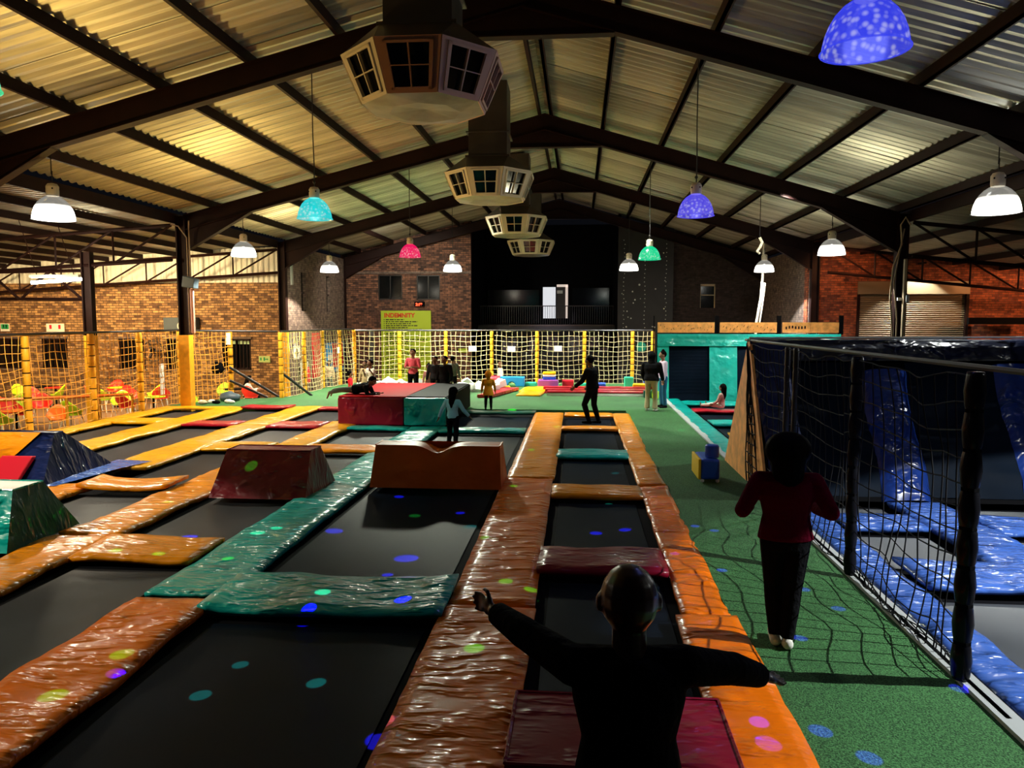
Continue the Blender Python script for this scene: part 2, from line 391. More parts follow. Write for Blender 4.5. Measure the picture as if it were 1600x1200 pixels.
# back wall, left of the dark opening
w = grid_wall('wall_back', 'y', 37.4, XL-.3, -5.36, -.72, 7.4, [(-10.05, -8.83, 3.59, 4.82), (-8.1, -6.92, 3.58, 4.8)], M['brick_dark'])
b = MB(); b.box(XL, -5.36, 37.34, 37.4, 4.86, 4.98); tag(b.build('trim_4', M['brick_pale']), kind='structure')
b = MB(); b.box(XR, 4.5, 37.4, 37.65, -.72, 3.15); b.box(4.5, 5.82, 37.4, 37.65, 3.15, 7.0); b.box(6.54, XR+.3, 37.4, 37.65, 3.15, 7.0); b.box(5.82, 6.54, 37.4, 37.65, 4.3, 7.0)
tag(b.build('wall_back', M['brick_black']), kind='structure')
b = MB(); b.box(1.87, 4.5, 37.2, 37.5, -.72, 7.2); cw = b.build('climbing_wall', M['boardgrey'], None)
tag(cw, 'tall dark grey climbing panel with rows of pale bolt holes', 'climbing wall')
b = MB()
for cx in (2.15, 3.15, 4.15):
    for k in range(22):
        b.ball((cx+rnd.uniform(-.03, .03), 37.18, 2.2+k*.2), .022, 6)
for k in range(26): b.ball((rnd.uniform(2, 4.4), 37.18, rnd.uniform(2, 6)), rnd.uniform(.02, .05), 6)
b.build('bolt_hole', M['whitefoam'], cw)['kind'] = 'stuff'
# recess with the upstairs gallery behind the opening
b = MB(); b.box(-5.36, 1.9, 44.0, 44.2, -.72, 8); b.box(-5.5, -5.36, 37.65, 44, -.72, 8); b.box(1.87, 2.0, 37.5, 44, -.72, 8)
tag(b.build('wall_recess', M['black']), kind='structure')
b = MB(); b.box(-5.36, 1.87, 40, 44, 2.0, 2.3); tag(b.build('trim_5', M['boardgrey']), kind='structure')
# cafe side (left) wall, cladding, windows
CH = [(-24.9, -23.3), (-22.56, -21.43), (-19.16, -18.0), (-17.1, -16.19), (-14.66, -13.44)]
w = grid_wall('wall_cafe', 'y', 30.0, -27, XL-.15, -.72, 4.1, [(a, c_, .53, 1.79) for a, c_ in CH], M['brick_cafe'])
b = MB()
x = -27.0; k = 0
while x < XL-.1:
    t = [(x, 0), (x+.05, .035), (x+.12, .035), (x+.17, 0), (x+.23, 0)]
    for i in range(4):
        zt = 5.55-.03*(XL-x)
        b.add([(t[i][0], 30.05-t[i][1], 4.0), (t[i+1][0], 30.05-t[i+1][1], 4.0), (t[i+1][0], 30.05-t[i+1][1], zt), (t[i][0], 30.05-t[i][1], zt)], [(0, 1, 2, 3)])
    x += .23
tag(b.build('wall_cladding', M['clad']), kind='structure')
b = MB(); b.box(-27.2, -27, 10, 30.2, -.72, 6); tag(b.build('wall_cafe_side', M['brick_cafe']), kind='structure')
for i, (x0, x1) in enumerate(CH):
    wn = empty('window_%d' % (i+1), ((x0+x1)/2, 29.98, .53), kind='structure')
    b = MB()
    for (p0, p1, q0, q1) in ((x0, x1, .53, .60), (x0, x1, 1.73, 1.79), (x0, x0+.06, .53, 1.79), (x1-.06, x1, .53, 1.79), ((x0+x1)/2-.03, (x0+x1)/2+.03, .53, 1.79)):
        b.box(p0, p1, 29.99, 30.06, q0, q1)
    b.build('window_frame', M['steel'], wn)
    b = MB(); b.box(x0, x1, 30.10, 30.12, .55, 1.78); b.build('pane', M['dark'], wn)
    n = 8
    for k in range(1, n):
        xx = x0+(x1-x0)*k/n
        b = MB(); b.box(xx-.012, xx+.012, 29.95, 29.975, .56, 1.77); b.build('burglar_bar', M['steel'], wn)
    b = MB(); b.box(x0-.05, x1+.05, 29.95, 30.0, 1.80, 1.88); b.box(x0-.05, x1+.05, 29.94, 30.0, .46, .53); b.build('window_sill', M['brick_pale'], wn)
    if i == 4:
        b = MB(); b.box(x0+.07, x1-.07, 30.07, 30.09, 1.58, 1.73); b.build('blind', mat('pale green blind', (.35, .55, .35), .6), wn)
# windows of the back wall + slit windows in the side wall
for i, (x0, x1, z0, z1) in enumerate([(-10.05, -8.83, 3.59, 4.82), (-8.1, -6.92, 3.58, 4.8)]):
    wn = empty('window_%d' % (i+6), ((x0+x1)/2, 37.4, z0), kind='structure')
    b = MB(); b.box(x0, x1, 37.5, 37.53, z0, z1); b.build('pane', M['dark'], wn)
    b = MB()
    for (p0, p1, q0, q1) in ((x0, x1, z0, z0+.05), (x0, x1, z1-.05, z1), (x0, x0+.05, z0, z1), (x1-.05, x1, z0, z1), ((x0+x1)/2-.02, (x0+x1)/2+.02, z0, z1)):
        b.box(p0, p1, 37.44, 37.5, q0, q1)
    b.build('window_frame', M['steelblack'], wn)
for i, (y0, y1) in enumerate([(31.2, 31.75), (34.4, 34.95)]):
    wn = empty('window_%d' % (i+8), (XL-.1, y0, 2.95), kind='structure')
    b = MB(); b.box(XL-.22, XL-.2, y0, y1, 2.95, 4.6); b.build('pane', M['dark'], wn)
    b = MB(); b.box(XL-.2, XL-.12, y0, y1, 3.7, 3.76); b.box(XL-.2, XL-.12, y0, y0+.05, 2.95, 4.6); b.build('window_frame', M['steelblack'], wn)
wn = empty('window_10', (6.18, 37.5, 3.15), kind='structure')
b = MB(); b.box(5.82, 6.54, 37.6, 37.62, 3.15, 4.3); b.build('pane', M['dark'], wn)
b = MB(); b.box(5.82, 6.54, 37.5, 37.55, 4.2, 4.3); b.box(5.82, 5.86, 37.5, 37.55, 3.15, 4.3); b.box(6.5, 6.54, 37.5, 37.55, 3.15, 4.3); b.box(5.82, 6.54, 37.5, 37.55, 3.75, 3.79)
b.build('window_frame', M['brass'], wn)
# right side hall
w = grid_wall('wall_side_hall', 'y', 30.0, XR, 22, -.72, 5.6, [(10.54, 14.6, -.72, 4.03)], M['brick_red'])
b = MB(); b.box(XR, 10.0, 29.85, 30.0, -.72, 5.4); tag(b.build('trim_6', M['brick_red']), kind='structure')
b = MB(); b.box(18.9, 19.1, 0, 30.2, -.72, 6); tag(b.build('wall_side_hall', M['brick_black']), kind='structure')

# roller shutter
rs = empty('roller_shutter', (12.57, 30.05, -.7), 'wide beige roller shutter closed in the red brick wall', 'shutter')
b = MB(); z = -.7; prof = []
while z < 3.6:
    prof += [(30.10, z), (30.06, z+.03), (30.10, z+.075)]; z += .08
for i in range(len(prof)-1):
    b.add([(10.6, *prof[i]), (14.55, *prof[i]), (14.55, *prof[i+1]), (10.6, *prof[i+1])], [(0, 1, 2, 3)])
b.build('slat_curtain', M['shutter'], rs)
b = MB(); b.box(10.54, 14.6, 29.92, 30.1, 3.55, 4.03); b.build('roller_box', M['shutter'], rs)
for x in (10.54, 14.5): b = MB(); b.box(x, x+.1, 29.95, 30.1, -.7, 3.6); b.build('guide_rail', M['steel'], rs)
b = MB(); b.box(14.3, 16.3, 29.3, 29.45, 2.42, 2.66); tag(b.build('beam_shelf', M['black']), 'short black beam floating before the red brick wall', 'beam')
# ------------------------------------------------------------ roof: sheets, purlins, frames
ceil = empty('ceiling', (RX, 20, RZ), kind='structure')
def sheet_mesh(slope, length, direction):
    b = MB(); wd = .80; per = 4/15; n = 3
    pr = []
    for k in range(n):
        y = k*per
        pr += [(y, 0), (y+.07, .055), (y+.13, .055), (y+.20, 0)]
    pr.append((wd, 0))
    vs = []; fs = []
    for x in (0, length):
        for (y, z) in pr: vs.append((direction*x, y-.005, z-slope*x))
    m = len(pr)
    for i in range(m-1): fs.append((i, i+1, m+i+1, m+i))
    b.add(vs, fs); return b.mesh('roof_sheet', M['roof'])
ml = sheet_mesh(SL, RX-XL+.3, -1); mr = sheet_mesh(SR, XR-RX+.3, 1)
y = 2.0; k = 0
while y < 37.5:
    for me in (ml, mr):
        o = bpy.data.objects.new('roof_sheet', me); C.objects.link(o); o.parent = ceil
        o.location = Vector((RX, y, RZ+.45+.2+rnd.uniform(-.006, .006))) - ceil.location
        o.rotation_euler = (rnd.uniform(-.006, .006), 0, 0)
    y += .8
pl = MB()
def csec(b, x, z, s, y0, y1):
    b.box(x-.03, x+.03, y0, y1, z-.2, z); b.box(x-.03, x+.04*s*1.0+.0, y0, y1, z-.2, z-.19)
for off in (.16, 1.6, 3.25, 4.9, 6.55, 8.2, 9.85):
    for s, sl, lim in ((-1, SL, RX-XL), (1, SR, XR-RX)):
        if off > lim+.3: continue
        x = RX+s*min(off, lim); z = RZ+.45-sl*min(off, lim)+.2
        for i in range(5):
            y0 = 2 if i == 0 else FR[i-1]; y1 = FR[i]
            b = MB(); b.box(x-.035, x+.035, y0, y1, z-.2, z); b.box(x-.035, x+.07*s+(.035 if s < 0 else 0), y0, y1, z-.2, z-.185)
            b.build('purlin', M['steel'], ceil)

def ibeam(b, p, q, h, w=.2, tf=.02, tw=.02):
    """in xz plane (y fixed), p,q = (x, z_under); depth h upward"""
    for (u, v) in ((0, tf), (h-tf, h)):
        b.prism([(p[0], p[1]+u), (q[0], q[1]+u), (q[0], q[1]+v), (p[0], p[1]+v)], b.yc-w/2, b.yc+w/2, 'y')
    b.prism([(p[0], p[1]), (q[0], q[1]), (q[0], q[1]+h), (p[0], p[1]+h)], b.yc-tw/2, b.yc+tw/2, 'y')
fnames = ['nearest, overhead behind the big blue lamp', 'first one that crosses the whole view', 'second one, its left column beside the loudspeaker', 'third one, at the corner of the cafe wall', 'last one, set against the back brick wall']
for i, Y in enumerate(FR):
    f = empty('portal_frame', (RX, Y, -.7), 'dark brown steel roof frame, '+fnames[i], 'steel frame', 'steel portal frames across the hall')
    for s, sl, xe in ((-1, SL, XL), (1, SR, XR)):
        b = MB(); b.yc = Y
        ibeam(b, (RX, RZ), (xe, zu(xe)), .45)
        b.build('rafter', M['steel'], f)
        b = MB(); b.yc = Y       # haunch at the eave, web plate and sloping flange
        xi = xe - s*2.0
        b.prism([(xe, zu(xe)), (xi, zu(xi)), (xe, zu(xe)-.62)], Y-.01, Y+.01, 'y')
        b.prism([(xi, zu(xi)-.02), (xi-s*.02, zu(xi)), (xe, zu(xe)-.60), (xe, zu(xe)-.63)], Y-.1, Y+.1, 'y')
        b.build('haunch', M['steel'], f)
        b = MB()
        b.box(xe-.02+s*.0, xe+.02, Y-.12, Y+.12, -.7, zu(xe)+.45)
        b.box(xe+s*.26-.02, xe+s*.26+.02, Y-.12, Y+.12, -.7, zu(xe)+.40)
        b.box(min(xe, xe+s*.26), max(xe, xe+s*.26), Y-.01, Y+.01, -.7, zu(xe)+.42)
        col = b.build('column', M['steel'], f)
        if s < 0 and i in (2, 3):
            b = MB(); b.box(xe-.30, xe+.03, Y-.14, Y+.13, -.7, 2.13); b.build('yellow_sleeve', M['yellowpost'], f)
    b = MB()
    b.prism([(RX-1.84, 7.44), (RX+1.56, 7.44), (RX, RZ+.01)], Y-.012, Y+.012, 'y')
    b.box(RX-1.84, RX+1.56, Y-.1, Y+.1, 7.42, 7.44)
    b.build('apex_haunch', M['steel'], f)

# roofs of the side halls (lean-to), purlins, trusses
def lean(name, x0, z0, x1, z1, y0, y1, step, pname):
    e = empty(name, (x0, (y0+y1)/2, z0), kind='structure')
    b = MB(); y = y0
    while y < y1:
        t = [(y, 0), (y+.05, .035), (y+.10, .035), (y+.15, 0), (y+.2, 0)]
        for i in range(4):
            b.add([(x0, t[i][0], z0+t[i][1]), (x1, t[i][0], z1+t[i][1]), (x1, t[i+1][0], z1+t[i+1][1]), (x0, t[i+1][0], z0+t[i+1][1])], [(0, 1, 2, 3)])
        y += .2
    b.build('roof_sheet', M['roof'], e)
    n = int(abs(x1-x0)/1.5)
    for k in range(n+1):
        f = k/n; x = x0+(x1-x0)*f; z = z0+(z1-z0)*f
        b = MB(); b.box(x-.035, x+.035, y0, y1, z-.2, z-.01); b.build('purlin', M['steel'], e)
lean('ceiling', XL-.3, 5.62, -27, 4.75, 6, 30.1, 1, 'left')
lean('ceiling', XR+.3, 5.45, 19, 4.2, 6, 30.1, 1, 'right')
def truss(x0, zt0, zb0, x1, zt1, zb1, Y, n, label):
    e = empty('roof_truss', ((x0+x1)/2, Y, (zt0+zb0)/2), label, 'truss', 'lattice trusses of the side halls')
    P = lambda f, t: (x0+(x1-x0)*f, Y, (zt0+(zt1-zt0)*f) if t else (zb0+(zb1-zb0)*f))
    b = MB(); b.tube([P(0, 1), P(1, 1)], .055, 4); b.build('top_chord', M['steel'], e)
    b = MB(); b.tube([P(0, 0), P(1, 0)], .055, 4); b.build('bottom_chord', M['steel'], e)
    for k in range(n):
        b = MB(); b.tube([P(k/n, 1), P((k+1)/n, 0)], .035, 4); b.build('diagonal', M['steel'], e)
        b = MB(); b.tube([P((k+1)/n, 1), P((k+1)/n, 0)], .035, 4); b.build('upright', M['steel'], e)
truss(XL-.3, 5.35, 4.35, -26.5, 4.4, 3.55, 21.5, 8, 'brown lattice truss over the cafe, joined to the column with the loudspeaker')
truss(XL-.3, 5.35, 4.45, -26.5, 4.4, 3.55, 29.3, 8, 'brown lattice truss against the pale cladding above the cafe wall')
truss(XR+.3, 5.2, 4.3, 18.8, 4.1, 3.3, 21.5, 6, 'dark lattice truss in the right side hall, the nearer of two')
truss(XR+.3, 5.2, 4.3, 18.8, 4.1, 3.3, 28.5, 6, 'dark lattice truss in the right side hall close to the red brick')
# side lattice running to the cafe column
e = empty('lattice_girder', (-16, 25.5, 4), 'long lattice girder at the left edge behind the fluorescent light', 'truss')
b = MB(); b.tube([(-14.82, 21.5, 4.05), (-22, 21.9, 4.0)], .05, 4); b.build('top_chord', M['steel'], e)
b = MB(); b.tube([(-14.82, 21.5, 3.2), (-22, 21.9, 3.25)], .05, 4); b.build('bottom_chord', M['steel'], e)
for k in range(7):
    x = -14.85-k; b = MB(); b.tube([(x, 21.55, 4.05 if k % 2 else 3.2), (x-1, 21.6, 3.2 if k % 2 else 4.05)], .045, 4); b.build('diagonal', M['steel'], e)
e = empty('steel_column', (-14.6, 21.5, -.7), 'brown steel post of the cafe side, yellow sleeve at its foot', 'column')
b = MB(); b.box(-14.76, -14.72, 21.4, 21.6, -.7, 4.6); b.box(-14.50, -14.46, 21.4, 21.6, -.7, 4.6); b.box(-14.76, -14.46, 21.49, 21.51, -.7, 4.6); b.build('column', M['steel'], e)
b = MB(); b.box(-14.72, -14.45, 21.34, 21.62, -.7, 2.12); b.build('yellow_sleeve', M['yellowpost'], e)
# wall strip that separates halls above eave
b = MB(); b.box(XL-.32, XL-.28, 5, 29.4, 5.45, 5.72); tag(b.build('trim_7', M['steel']), kind='structure')
b = MB(); b.box(XR+.28, XR+.32, 5, 29.4, 5.25, 5.55); tag(b.build('trim_8', M['steel']), kind='structure')

# gallery in the recess: door, railing, lit panel
g = empty('door_1', (-1.4, 43.9, 2.3), kind='structure')
b = MB(); b.box(-2.1, -1.37, 43.9, 43.95, 2.66, 4.45); b.build('lit_panel', M['doorlight'], g)
b = MB(); b.box(-1.3, -.62, 43.9, 43.95, 2.66, 4.55); b.build('door_leaf', mat('dark door', (.03, .022, .02), .5), g)
b = MB(); b.box(-.80, -.66, 43.86, 43.9, 2.66, 4.55); b.box(-1.3, -.66, 43.86, 43.9, 4.46, 4.6); b.build('lit_jamb', mat('lit jamb', (.6, .5, .45), .5, emit=(.95, .78, .68), estr=.6), g)
b = MB(); b.box(-1.28, -.96, 43.84, 43.86, 4.08, 4.26); b.build('exit_sign', M['white'], g)
r = empty('gallery_railing', (-1.8, 40.3, 2.3), 'thin black railing along the gallery before the lit door', 'railing')
b = MB(); b.box(-5.3, 1.8, 40.28, 40.32, 3.28, 3.33); b.build('handrail', M['steelblack'], r)
b = MB()
for k in range(60): x = -5.25+k*.119; b.box(x-.01, x+.01, 40.29, 40.31, 2.3, 3.28)
b.build('baluster', M['steelblack'], r)['kind'] = 'stuff'
# dark glazing on the gallery and rooms under it
b = MB(); b.box(-5.3, -2.3, 43.8, 43.85, 2.4, 4.3); b.box(-.4, 1.7, 43.8, 43.85, 2.4, 4.4); tag(b.build('window_11', M['dark']), kind='structure')
b = MB(); b.box(-3.7, 1.8, 39.93, 40.0, 2.24, 2.32); tag(b.build('trim_9', M['galv']), kind='structure')
b = MB(); b.box(-5.3, 1.8, 43.0, 43.1, -.7, 2.0); tag(b.build('wall_under_gallery', M['boardgrey']), kind='structure')
light('room_glow', 'AREA', (-1.5, 38.5, 2.0), 14, (.9, .75, .9), 2.0, (-1.0, 43, 0.9))
for i, (x, z, w_, h_, m_) in enumerate([(-2.55, 1.15, .6, .85, 'poster'), (-1.55, 1.2, .65, .85, 'poster'), (-.15, 1.2, 1.0, .95, 'postergrey'), (.8, 1.3, .6, .6, 'poster'), (1.4, .6, .5, .8, 'poster'), (-3.9, 1.1, .9, .8, 'postergrey')]):
    b = MB(); b.box(x-w_/2, x+w_/2, 42.94, 42.98, z-h_/2, z+h_/2)
    tag(b.build('poster', M[m_]), ['narrow mauve poster, first behind the far net from the left', 'mauve poster beside the grey one behind the far net', 'wide grey poster on the wall under the gallery', 'small mauve poster right of the grey one', 'lower mauve poster near the right end of the gallery wall', 'pale grey panel at the left under the gallery'][i], 'poster')
b = MB(); b.box(-3.95, 1.8, 42.3, 42.9, .2, .75); tag(b.build('counter', M['boardgrey']), 'long dark counter in the room behind the far net', 'counter')

# ------------------------------------------------------------ lamps
def lamp(x, y, zr, m, energy, col, label, white=False, rot=0):
    K = 1.18 if white else 1.0
    e = empty('pendant_lamp', (x, y, zr), label, 'lamp', 'white pendant lamps' if white else 'coloured pendant lamps')
    o = MB(); prof = [(.31, 0), (.305, .05), (.29, .12), (.265, .19), (.225, .26), (.17, .32), (.11, .36), (.085, .375)]
    prof = [(r*K, z*K) for r, z in prof]
    o.lathe(prof, (0, 0, 0), 32)
    sh = bpy.data.objects.new('shade', o.mesh('shade', m, smooth=True)); C.objects.link(sh); sh.parent = e
    b = MB(); b.lathe([(.312*K, -.008), (.325*K, -.004), (.312*K, .008)], (x, y, zr), 32); b.build('rim', m, e)
    b = MB(); b.lathe([(.09*K, .37*K), (.095*K, .40*K), (.095*K, .52*K), (.07*K, .56*K), (.03*K, .57*K)], (x, y, zr), 16, True)
    h = b.build('lamp_housing', M['pale'], e, smooth=False)
    b = MB()
    for k in range(4): a = k*pi/2+.6; b.ball((x+.095*K*cos(a), y+.095*K*sin(a), zr+.48*K), .014*K, 6)
    b.build('vent_hole', M['black'], h)['kind'] = 'stuff'
    b = MB(); zt = zu(x)+.47; b.tube([(x, y, zr+.56), (x+.008, y, zr+.9), (x-.006, y, (zr+zt)/2), (x, y, zt)], .011, 5)
    b.ball((x, y, zr+.66), .03, 8); b.build('cord', M['steelblack'], e)
    b = MB(); b.ball((x, y, zr+.20), .06, 10, (1, 1, 1.6))
    b.build('bulb', M['bulb'] if white else m, e)
    if white:
        energy *= 1.75
        light('lamp_light', 'SPOT', (x, y, zr-.02), energy, col, .015 if x > 3 else .08, (x, y, 0), 118 if y < 6 else 122, .05 if y < 6 else .12)
        light('lamp_light', 'POINT', (x, y, zr+.05), energy*.028, col, .15)
    else:
        light('lamp_light', 'SPOT', (x, y, zr-.02), energy, col, .2, (x, y, 0), 130, .6)
        light('lamp_light', 'POINT', (x, y, zr+.15), energy*.25, col, .2)
    return e
M['bulb'] = mat('white bulb', (1, 1, 1), .5, emit=(1, .97, .85), estr=30)
M['lw'] = lampmat('clear acrylic shade, lit white', (1, .96, .84), 5, .15, False)
M['lteal'] = lampmat('teal acrylic shade', (.0, .62, .66), 1.0)
M['lblue'] = lampmat('blue acrylic shade', (.035, .05, .80), 1.0)
M['lviolet'] = lampmat('violet blue acrylic shade', (.09, .07, .80), .95)
M['lred'] = lampmat('crimson acrylic shade', (.85, .0, .11), 1.0)
M['lgreen'] = lampmat('green acrylic shade', (.0, .70, .30), 1.0)
ZR = 4.40; X4 = (-9.6, -4.85, 2.1, 7.45)
lamp(2.13, 6.1, ZR+.22, M['lblue'], 30, (.25, .3, 1), 'big blue dome lamp hanging nearest, at the top right')
lamp(-5.22, 6.1, ZR+.15, M['lgreen'], 20, (.1, 1, .4), 'green dome lamp cut by the left edge of the photo')
lamp(-4.82, 13.62, ZR+.03, M['lteal'], 60, (.2, 1, 1), 'turquoise dome lamp hanging left of the roof duct')
lamp(2.01, 13.62, ZR, M['lviolet'], 45, (.3, .3, 1), 'violet blue dome lamp hanging right of the middle, smaller than the big blue one')
lamp(-4.95, 22.02, ZR+.02, M['lred'], 30, (1, .15, .2), 'crimson dome lamp hanging before the brick wall')
lamp(1.98, 22.02, ZR-.1, M['lgreen'], 30, (.1, 1, .5), 'green dome lamp hanging right of the middle beyond the violet one')
ZW = 4.47
wl = [(-9.87, 13.62, 'white dome lamp at the left edge, nearest one on the left side', 800), (7.0, 13.62, 'white dome lamp at the right edge, nearest one on the right side', 420), (-10.0, 22.02, 'white dome lamp over the far left trampolines, second on the left side', 900), (7.0, 22.02, 'white dome lamp before the red brick wall, second on the right side', 420),
      (-9.93, 29.62, 'white dome lamp near the narrow slit windows', 1100), (-4.97, 29.62, 'white dome lamp right of the crimson one, before the brick wall', 1000), (1.89, 29.62, 'white dome lamp before the dark climbing wall', 700), (6.97, 29.62, 'white dome lamp at the far right corner by the pale hanging cable', 800),
      (7.4, 5.55, 'white dome lamp over the blue court, outside the right edge of the photo', 1700), (-10.0, 5.6, 'white dome lamp outside the left edge of the photo', 700)]
for x, y, lb, en in wl:
    c = (1, .88, .66) if x < 0 else (.96, 1, .94)
    lamp(x, y, ZW if x < 3 else ZW-.08, M['lw'], en, c, lb, True)

# ------------------------------------------------------------ ceiling ducts with octagonal window diffusers
def duct(x, y, label, pal):
    e = empty('air_duct', (x, y, 5.2), label, 'air duct', 'ceiling ducts with octagonal diffusers')
    zt, zb, zp = 6.12, 5.50, 5.40     # top and bottom of the window band, tip of the base
    R1, R0 = 1.12, .84
    b = MB(); b.box(x-.46, x+.46, y-.46, y+.46, 6.45, zu(x)+.62); b.build('shaft', M['galv'], e)
    b = MB(); b.box(x-.515, x+.515, y-.515, y+.515, 7.02, 7.05); b.box(x-.53, x+.53, y-.53, y+.53, 6.44, 6.49); b.build('shaft_seam', M['galv'], e)
    A = [pi/8+k*pi/4 for k in range(8)]
    up = [(x+R1*cos(a), y+R1*sin(a), zt) for a in A]; lo = [(x+R0*cos(a), y+R0*sin(a), zb) for a in A]
    b = MB(); sq = [(x+.5*math.copysign(1, cos(a)), y+.5*math.copysign(1, sin(a)), 6.47) for a in A]
    for k in range(8):
        j = (k+1) % 8; b.add([up[k], up[j], sq[j], sq[k]], [(0, 1, 2, 3)])
    b.build('hood', M['galv'], e)
    b = MB()
    R2 = .50
    mid = [(x+R2*cos(a+pi/8), y+R2*sin(a+pi/8), zp+.05) for a in A]
    for k in range(8):
        j = (k+1) % 8; b.add([lo[k], lo[j], mid[k]], [(0, 1, 2)]); b.add([lo[j], mid[j], mid[k]], [(0, 1, 2)])
        b.add([mid[k], mid[j], (x, y, zp+.10)], [(0, 1, 2)])
    b.build('base_tray', M['tin'], e)
    for k in range(8):
        j = (k+1) % 8
        am = A[k]+pi/8; ny = sin(am)
        a0, a1, c1, c0 = Vector(up[k]), Vector(up[j]), Vector(lo[j]), Vector(lo[k])
        n = (a1-a0).cross(c0-a0).normalized()
        cen = (a0+a1+c0+c1)/4
        if n.dot(cen-Vector((x, y, 6.0))) < 0: n = -n
        def P(u, v, d=0): # u,v in 0..1, v from top to bottom
            return tuple((a0*(1-u)+a1*u)*(1-v)+(c0*(1-u)+c1*u)*v + n*d)
        fm = M[pal[k % len(pal)]]
        b = MB()
        U = (.0, .13, .87, 1.0); V = (.0, .09, .92, 1.0)
        for i in range(3):
            for l_ in range(3):
                if i == 1 and l_ == 1: continue
                q = [P(U[i], V[l_], .02), P(U[i+1], V[l_], .02), P(U[i+1], V[l_+1], .02), P(U[i], V[l_+1], .02)]
                q2 = [P(U[i], V[l_], -.02), P(U[i+1], V[l_], -.02), P(U[i+1], V[l_+1], -.02), P(U[i], V[l_+1], -.02)]
                b.add(q+q2, [(0, 1, 2, 3), (7, 6, 5, 4), (0, 4, 5, 1), (1, 5, 6, 2), (2, 6, 7, 3), (3, 7, 4, 0)])
        wf = b.build('diffuser_panel', fm, e)
        b = MB()
        for (u0, u1, v0, v1) in ((.11, .17, .07, .94), (.83, .89, .07, .94), (.11, .89, .07, .12), (.11, .89, .89, .94), (.488, .512, .09, .92), (.13, .87, .495, .515)):
            q = [P(u0, v0, .045), P(u1, v0, .045), P(u1, v1, .045), P(u0, v1, .045)]
            q2 = [P(u0, v0, .0), P(u1, v0, .0), P(u1, v1, .0), P(u0, v1, .0)]
            b.add(q+q2, [(0, 1, 2, 3), (0, 4, 5, 1), (1, 5, 6, 2), (2, 6, 7, 3), (3, 7, 4, 0)])
        b.build('window_grille', fm, wf)
        b = MB()
        b.add([P(.13, .09, -.03), P(.87, .09, -.03), P(.87, .92, -.03), P(.13, .92, -.03)], [(0, 1, 2, 3)])
        b.build('pane', M['dark'], wf)
duct(-2.15, 10.6, 'nearest octagonal roof duct with small framed windows', ['pinkframe', 'pale', 'pale', 'pale', 'pale', 'brownframe', 'pinkframe', 'pinkframe'][0:8])
duct(-2.2, 18.7, 'second octagonal roof duct, hanging behind the nearest', ['pale'])
duct(-2.2, 26.6, 'third octagonal roof duct', ['pale'])
duct(-2.2, 34.6, 'farthest and smallest octagonal roof duct', ['pale'])
#PART2
# ------------------------------------------------------------ trampolines: jump mats and padding
def padmesh(name, m, lx, ly, th=.055, seed=0, amp=.018, bow=0, nx=None, ny=None, edge=.012, curl=0):
    """soft vinyl pad, local frame: centre at origin, top at z~0; wavy top, rolled edges"""
    nx = nx or max(6, min(26, int(lx/.10))); ny = ny or max(6, min(70, int(ly/.10)))
    V = []; F = []
    def top(i, j):
        u = i/nx-.5; v = j/ny-.5
        x = u*lx; y = v*ly
        n1 = noise.noise(Vector((x*1.3+seed*7.1, y*1.3, seed))); n2 = noise.noise(Vector((x*3+seed, y*6.5, seed*3.3)))
        e = min(1, min((.5-abs(u))*lx, (.5-abs(v))*ly)/.05)
        z = -(1-e)**2*.018 + (n1*amp*1.2+n2*amp*.55)
        z += bow*(4*u*u)            # ends curl up
        if curl: z += curl*max(0, (abs(v)-.38))*8*.12
        ex = edge*noise.noise(Vector((y*2.2, seed, 5)))*(1 if u > 0 else -1)*(abs(u)*2)**4
        ey = edge*noise.noise(Vector((x*2.2, seed, 9)))*(abs(v)*2)**4
        return (x+ex, y+ey, z)
    for j in range(ny+1):
        for i in range(nx+1): V.append(top(i, j))
    for j in range(ny):
        for i in range(nx):
            a = j*(nx+1)+i; F.append((a, a+1, a+nx+2, a+nx+1))
    loop = [i for i in range(nx+1)]+[j*(nx+1)+nx for j in range(1, ny+1)]+[ny*(nx+1)+i for i in range(nx-1, -1, -1)]+[j*(nx+1) for j in range(ny-1, 0, -1)]
    b0 = len(V); n = len(loop)
    for q in loop: v = V[q]; V.append((v[0]*1.0, v[1], v[2]-th*.5)); 
    for k, q in enumerate(loop):
        v = V[q]; V.append((v[0]*.985, v[1]*.995, v[2]-th))
    for k in range(n):
        j = (k+1) % n
        F.append((loop[k], b0+k, b0+j, loop[j])); F.append((b0+k, b0+n+k, b0+n+j, b0+j))
    F.append(tuple(b0+n+k for k in range(n))[::-1])
    me = bpy.data.meshes.new(name); me.from_pydata(V, [], F); me.materials.append(m)
    me.polygons.foreach_set('use_smooth', [len(f) == 4 for f in F]); me.update()
    return me
PS = [0]; RECT = []
CN = {'orange': 'orange', 'amber': 'amber orange', 'yellow': 'yellow', 'teal': 'teal', 'red': 'red', 'maroon': 'maroon', 'blue': 'blue', 'navy': 'navy', 'dkgreen': 'dark green', 'burn': 'burnt orange'}
def pad(x0, x1, y0, y1, m, label, group='safety pads around the jump mats', z=0.0, rz=None, **k):
    PS[0] += 1
    me = padmesh('safety_pad', M[m], x1-x0, y1-y0, seed=PS[0], **k)
    o = bpy.data.objects.new('safety_pad', me); C.objects.link(o); o.location = ((x0+x1)/2, (y0+y1)/2, z)
    o.rotation_euler = (0, 0, rnd.uniform(-.006, .006) if rz is None else rz)
    tag(o, label, 'pad', group); RECT.append((x0, x1, y0, y1))
    return o
MC = [0]
